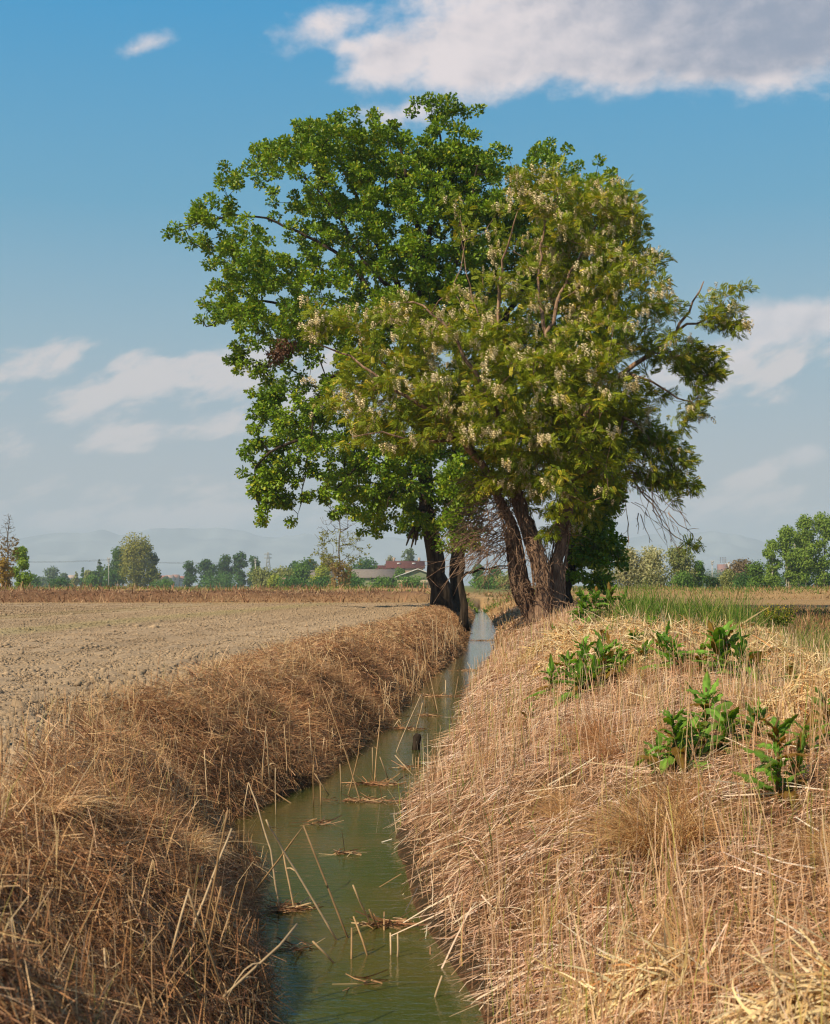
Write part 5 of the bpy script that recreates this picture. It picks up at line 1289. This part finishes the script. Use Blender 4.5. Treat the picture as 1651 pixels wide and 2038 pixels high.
for (px, tp, w, Y, lb, c) in [(64, 1146, 40, 420, 'low green bush right of the bright small tree at the left', MG), (120, 1152, 60, 380, 'low dark hedge bush below the dim far trees', DG), (186, 1146, 40, 400, 'green bush at the foot of the dark spruce', MG), (222, 1138, 40, 430, 'bush behind the utility pole foot', DG), (330, 1156, 60, 380, 'low hedge bush before the far town', MG), (430, 1148, 120, 470, 'low continuous hedge under the five round trees', DG), (534, 1140, 50, 380, 'dark hedge bush under the lattice pylon', DG), (548, 1146, 40, 280, 'yellow-green bush left of the small tan hut', YG), (690, 1138, 50, 280, 'leafy bush right of the brown thicket', MG), (1480, 1142, 60, 185, 'dark bush under the brownish tree', DG)]:
    far_tree(px, tp, 1172, w, Y, lb, c, None, 'hedge bushes along the horizon', 'shrub', 'wide', crown_from=0)
gP = 'row of tall poplars at the right'
for (px, tp, w, lb, br) in [(1535, 1070, 46, 'leftmost and lowest poplar of the tall row', 0), (1568, 1042, 52, 'poplar with forked white trunk in the tall row', 0), (1604, 1020, 56, 'tallest poplar of the row, bright leaves', 0), (1640, 1016, 56, 'poplar cut by the right edge of the picture', 0), (1590, 1060, 52, 'poplar standing behind the gap of the tall row', 0)]:
    far_tree(px, tp, 1174, w, 175 if br == 0 and px != 1590 else 190, lb, (0.075, 0.14, 0.022), (0.17, 0.23, 0.045), gP, 'poplar', 'airy' if px in (1535, 1590) else 'tall', crown_from=.16, pale=True, n=3600, trunk_w=3.2, stems=2 if px == 1568 else 1, bare=-.25)
for (px, w) in ((1545, 60), (1600, 70), (1645, 60)):
    far_tree(px, 1142, 1174, w, 195, {1545: 'undergrowth below the leftmost poplars', 1600: 'undergrowth below the tallest poplar', 1645: 'undergrowth at the right edge below the poplars'}[px], DG, None, None, 'shrub', 'wide', crown_from=0)


def at(px, py, Y): return PW(px, py, Y)


def gabled(name, label, cat, x0, x1, eave, ridge, base, Y, depth, wall, roofc, ridge_x=True, over=0.4, extras=None):
    """a building with its ridge along x (ridge_x) or towards the camera (gable front)"""
    sc = Y/F; X0, X1 = (x0-CX)*sc, (x1-CX)*sc; ze, zr, zb = [CAMZ+(HY-q)*sc for q in (eave, ridge, base)]; zb = min(zb, .6)
    p = np.array([(X0+X1)/2, Y, zb]); t = empty(name, p, label, cat); A = Acc()
    y0, y1 = Y, Y+depth; xm, ym = (X0+X1)/2, (y0+y1)/2
    c = [[X0, y0, zb], [X1, y0, zb], [X1, y1, zb], [X0, y1, zb], [X0, y0, ze], [X1, y0, ze], [X1, y1, ze], [X0, y1, ze]]
    A.add(c, np.array([[0, 1, 5, 4], [1, 2, 6, 5], [2, 3, 7, 6], [3, 0, 4, 7]]), wall)
    g = [[X0, y0, ze], [X1, y0, ze], [xm, y0, zr], [X0, y1, ze], [X1, y1, ze], [xm, y1, zr]] if not ridge_x else [[X0, y0, ze], [X0, y1, ze], [X0, ym, zr], [X1, y0, ze], [X1, y1, ze], [X1, ym, zr]]
    A.add(g, np.array([[0, 1, 2], [4, 3, 5]]), wall); A.obj('wall', M['plain'], t)
    R = Acc(); th = .18
    if ridge_x:
        for (ya, yb, s) in ((y0-over, ym, 1), (y1+over, ym, -1)):
            zz = ze-(zr-ze)*over/(ym-y0)
            v = [[X0-over, ya, zz+.02], [X1+over, ya, zz+.02], [X1+over, yb, zr+.02], [X0-over, yb, zr+.02]]; v += [[q[0], q[1], q[2]+th] for q in v]
            R.add(v, np.array([[0, 1, 2, 3], [4, 5, 6, 7], [0, 1, 5, 4], [1, 2, 6, 5], [3, 0, 4, 7]]), roofc)
    else:
        for (xa, s) in ((X0-over, 1), (X1+over, -1)):
            zz = ze-(zr-ze)*over/(xm-X0)
            v = [[xa, y0-over, zz+.02], [xm, y0-over, zr+.02], [xm, y1+over, zr+.02], [xa, y1+over, zz+.02]]; v += [[q[0], q[1], q[2]+th] for q in v]
            R.add(v, np.array([[0, 1, 2, 3], [4, 5, 6, 7], [0, 1, 5, 4], [3, 2, 6, 7], [0, 3, 7, 4]]), roofc)
    rf = R.obj('roof', M['roof'], t)
    def panel(nm, a, b, q0, q1, col, par=None, dy=-.05, th_=.05):
        B = Acc(); B.box(((a-CX)*sc, y0+dy-th_, CAMZ+(HY-q1)*sc), ((b-CX)*sc, y0+dy, CAMZ+(HY-q0)*sc), col); return B.obj(nm, M['plain'], par or t)
    if extras: extras(t, rf, panel, sc, y0, ym, ze, zr, zb)
    return t


GRN, GREY = (0.22, 0.25, 0.15), (0.20, 0.175, 0.16)
gabled('farm_shed', 'long green-walled farm shed with grey roof right of the half-bare tree', 'shed', 700, 792, 1149, 1134, 1160, 330, 14, GRN, GREY, True, .5, lambda t, rf, pn, *a: (pn('door', 738, 785, 1150, 1157, (.05, .05, .05)), pn('window', 708, 720, 1152, 1155, (.08, .09, .1))))
gabled('farm_shed', 'green shed with a pale-edged gable facing the camera beside the oak trunk', 'shed', 790, 872, 1148, 1133, 1162, 310, 16, GRN, (0.5, 0.5, 0.48), False, .5, lambda t, rf, pn, *a: (pn('plinth', 791, 871, 1154.5, 1163, (.55, .45, .32)), pn('window', 813, 820, 1150, 1153.5, (.06, .07, .08)), pn('window', 832, 839, 1150, 1153.5, (.06, .07, .08))))
gabled('farm_shed', 'low grey-roofed shed left of the half-bare tree', 'shed', 592, 662, 1149, 1136, 1162, 350, 10, (0.5, 0.42, 0.32), GREY, True, .4, lambda t, rf, pn, *a: pn('door', 600, 612, 1151, 1162, (.06, .05, .05)))
gabled('brick_hut', 'small tan hut low among the bushes below the grey-roofed shed', 'hut', 562, 579, 1154, 1151, 1166, 262, 4, (0.30, 0.21, 0.13), (.25, .18, .14), True, .1, lambda t, rf, pn, *a: pn('door', 571, 578, 1155, 1166, (.05, .045, .04)))
RED = (0.115, 0.045, 0.04)


def house_ex(t, rf, pn, sc, y0, ym, ze, zr, zb):
    for px in (793, 823):
        B = Acc(); x = (px-CX)*sc; yy = y0+(ym-y0)*.5; zz = ze+(zr-ze)*.5
        B.box((x-.5, yy-.6, zz+.15), (x+.5, yy+.5, zz+.55), (.6, .6, .62)); B.obj('skylight', M['plain'], rf)
    for px in (783, 834):
        B = Acc(); x = (px-CX)*sc; B.box((x-.35, ym-.35, zr-.4), (x+.35, ym+.35, zr+1.2), (.4, .3, .24)); B.obj('chimney', M['plain'], rf)
    for px in (778, 800, 826): pn('window', px, px+5, 1131, 1137, (.05, .05, .06))


gabled('farmhouse', 'farmhouse with a dark red tiled roof behind the green sheds', 'house', 770, 842, 1130, 1117, 1165, 420, 12, (0.5, 0.36, 0.26), RED, True, .5, house_ex)
gabled('outbuilding', 'low red-roofed annex at the left of the farmhouse', 'house', 734, 776, 1136, 1126, 1165, 425, 10, (0.5, 0.36, 0.26), RED, True, .5, lambda t, rf, pn, *a: pn('window', 745, 751, 1138, 1143, (.05, .05, .06)))
for i, (a, b, rg, lb, wc, rc) in enumerate([(298, 312, 1152, 'white far house at the left end of the town roofs', (.7, .68, .64), (.5, .22, .16)), (311, 330, 1146, 'far house with pinkish red roof in the town', (.62, .5, .44), (.45, .18, .13)), (328, 342, 1145, 'pale far house in the middle of the town roofs', (.72, .70, .66), (.42, .3, .27)), (341, 353, 1144, 'far house with brown roof in the town', (.6, .52, .46), (.35, .2, .16)), (352, 364, 1147, 'far house at the right end of the town, by the round trees', (.66, .6, .55), (.42, .2, .15)), (134, 146, 1145, 'white far house left of the small olive conifer', (.75, .74, .72), (.45, .35, .3))]):
    gabled('town_house', lb, 'house', a, b, rg+5, rg, 1166, 1000+i*7, 9, wc, rc, True, .4, lambda t, rf, pn, *q, a=a, b=b, rg=rg: [pn('window', a+3+j*4, a+5+j*4, rg+7, rg+10, (.12, .12, .14)) for j in range(2)])
# red tower block with masts
Yt = 1300.0; sc = Yt/F; p = np.array([(1442-CX)*sc, Yt, .5]); tb = empty('tower_block', p, 'far red and grey tower block with masts right of the pole', 'building')
A = Acc(); A.box(((1431-CX)*sc, Yt, .3), ((1446-CX)*sc, Yt+10, CAMZ+(HY-1123)*sc), (.30, .16, .14)); A.obj('red_block', M['plain'], tb)
A = Acc(); A.box(((1446.2-CX)*sc, Yt+1, .3), ((1454-CX)*sc, Yt+10, CAMZ+(HY-1121)*sc), (.5, .48, .48)); A.obj('grey_block', M['plain'], tb)
for px in (1443, 1447):
    A = Acc(); A.box(((px-.35-CX)*sc, Yt+5, CAMZ+(HY-1123)*sc-1), ((px+.35-CX)*sc, Yt+5.3, CAMZ+(HY-1111)*sc), (.3, .28, .28)); A.obj('mast', M['plain'], tb)
for k in range(3):
    for j in range(3):
        A = Acc(); A.box(((1432.5+j*4.6-CX)*sc, Yt-.1, CAMZ+(HY-1129-k*4)*sc+8), ((1435-.4+j*4.6-CX)*sc, Yt+.05, CAMZ+(HY-1126.5-k*4)*sc+8), (.16, .15, .17)); A.obj('window', M['plain'], tb)


def pole(px, top, base, Y, label, arm=True, w=1.5):
    sc = Y/F; x = (px-CX)*sc; zb, zt = .5, CAMZ+(HY-top)*sc; t = empty('utility_pole', (x, Y, zb), label, 'pole')
    A = Acc(); A.add(*tube([[x, Y, zb], [x, Y, (zb+zt)/2], [x, Y, zt]], [w*sc*.6, w*sc*.52, w*sc*.42], 8), np.array([.52, .50, .47])); A.obj('post', M['plain'], t, smooth=True)
    if arm:
        for k, q in enumerate((.03, .12)):
            A = Acc(); z = zt-(zt-zb)*q; A.box((x-2.6*sc*(1-k*.3), Y-.08-w*sc*.5, z-.1), (x+2.6*sc*(1-k*.3), Y-w*sc*.5+.06, z+.1), np.array([.42, .40, .38])); A.obj('cross_arm', M['plain'], t)
            A = Acc()
            for s_ in (-2.2, 2.2): A.add(*tube([[x+s_*sc*(1-k*.3), Y-w*sc*.5, z+.1], [x+s_*sc*(1-k*.3), Y-w*sc*.5, z+.45]], [.09, .06], 6), np.array([.5, .5, .52]))
            A.obj('insulators', M['plain'], t)
    return t


pole(216, 1111, 1168, 330, 'pale utility pole between the spruce and the yellow-green tree')
pole(508, 1113, 1150, 420, 'pale utility pole behind the rightmost round dark tree', True, 2.0)
pole(1417, 1117, 1158, 330, 'slim utility pole right of the locust grove')
# lattice pylon
Yp = 700.0; sc = Yp/F; x = (533-CX)*sc; zt = CAMZ+(HY-1099)*sc; A = Acc(); n = 9
t = empty('lattice_pylon', (x, Yp, .5), 'thin steel lattice pylon between the round dark trees and the sheds', 'pylon')
wd_ = lambda u: (1-u)**1.2*1.9+.28
for sx in (-1, 1):
    for sy in (-1, 1):
        A.add(*tube([[x+sx*wd_(u), Yp+sy*wd_(u), .5+(zt-.5)*u] for u in np.linspace(0, 1, n+1)], .16, 4), np.array([.33, .35, .37]))
for i in range(n):
    u0, u1 = i/n, (i+1)/n
    for sy in (-1, 1):
        for s_ in (-1, 1): A.add(*tube([[x+s_*wd_(u0), Yp+sy*wd_(u0), .5+(zt-.5)*u0], [x-s_*wd_(u1), Yp+sy*wd_(u1), .5+(zt-.5)*u1]], .09, 4), np.array([.33, .35, .37]))
        for sx in (-1, 1): A.add(*tube([[x+sx*wd_(u0), Yp+sy*wd_(u0), .5+(zt-.5)*u0], [x+sx*wd_(u1), Yp-sy*wd_(u1), .5+(zt-.5)*u1]], .09, 4), np.array([.33, .35, .37]))
A.obj('tower', M['plain'], t)
for q in (.82, .93):
    B = Acc(); z = .5+(zt-.5)*q; B.add(*tube([[x-1.9, Yp, z+.25], [x, Yp, z], [x+1.9, Yp, z+.25]], .14, 4), np.array([.33, .35, .37])); B.add(*tube([[x-1.9, Yp, z+.25], [x, Yp, z+.9], [x+1.9, Yp, z+.25]], .09, 4), np.array([.33, .35, .37])); B.obj('cross_arm', M['plain'], t)
# overhead wires between the left poles
A = Acc()
for k in range(3):
    a = PW(216+(k-1)*2, 1113+k, 330); b = PW(508+(k-1)*2, 1115+k, 420); e = PW(-120, 1108+k, 300)
    for (s_, q) in ((a, b), (e, a)):
        u = np.linspace(0, 1, 14)[:, None]; P_ = s_+(q-s_)*u+np.array([0, 0, -3.0])*(u*(1-u)); A.add(*tube(P_, .013, 4), np.array([.12, .12, .13]))
tag(A.obj('overhead_wire', M['plain'], None, True, PW(216, 1113, 330)), 'thin overhead wires strung between the two left utility poles', 'wire', None, 'stuff')
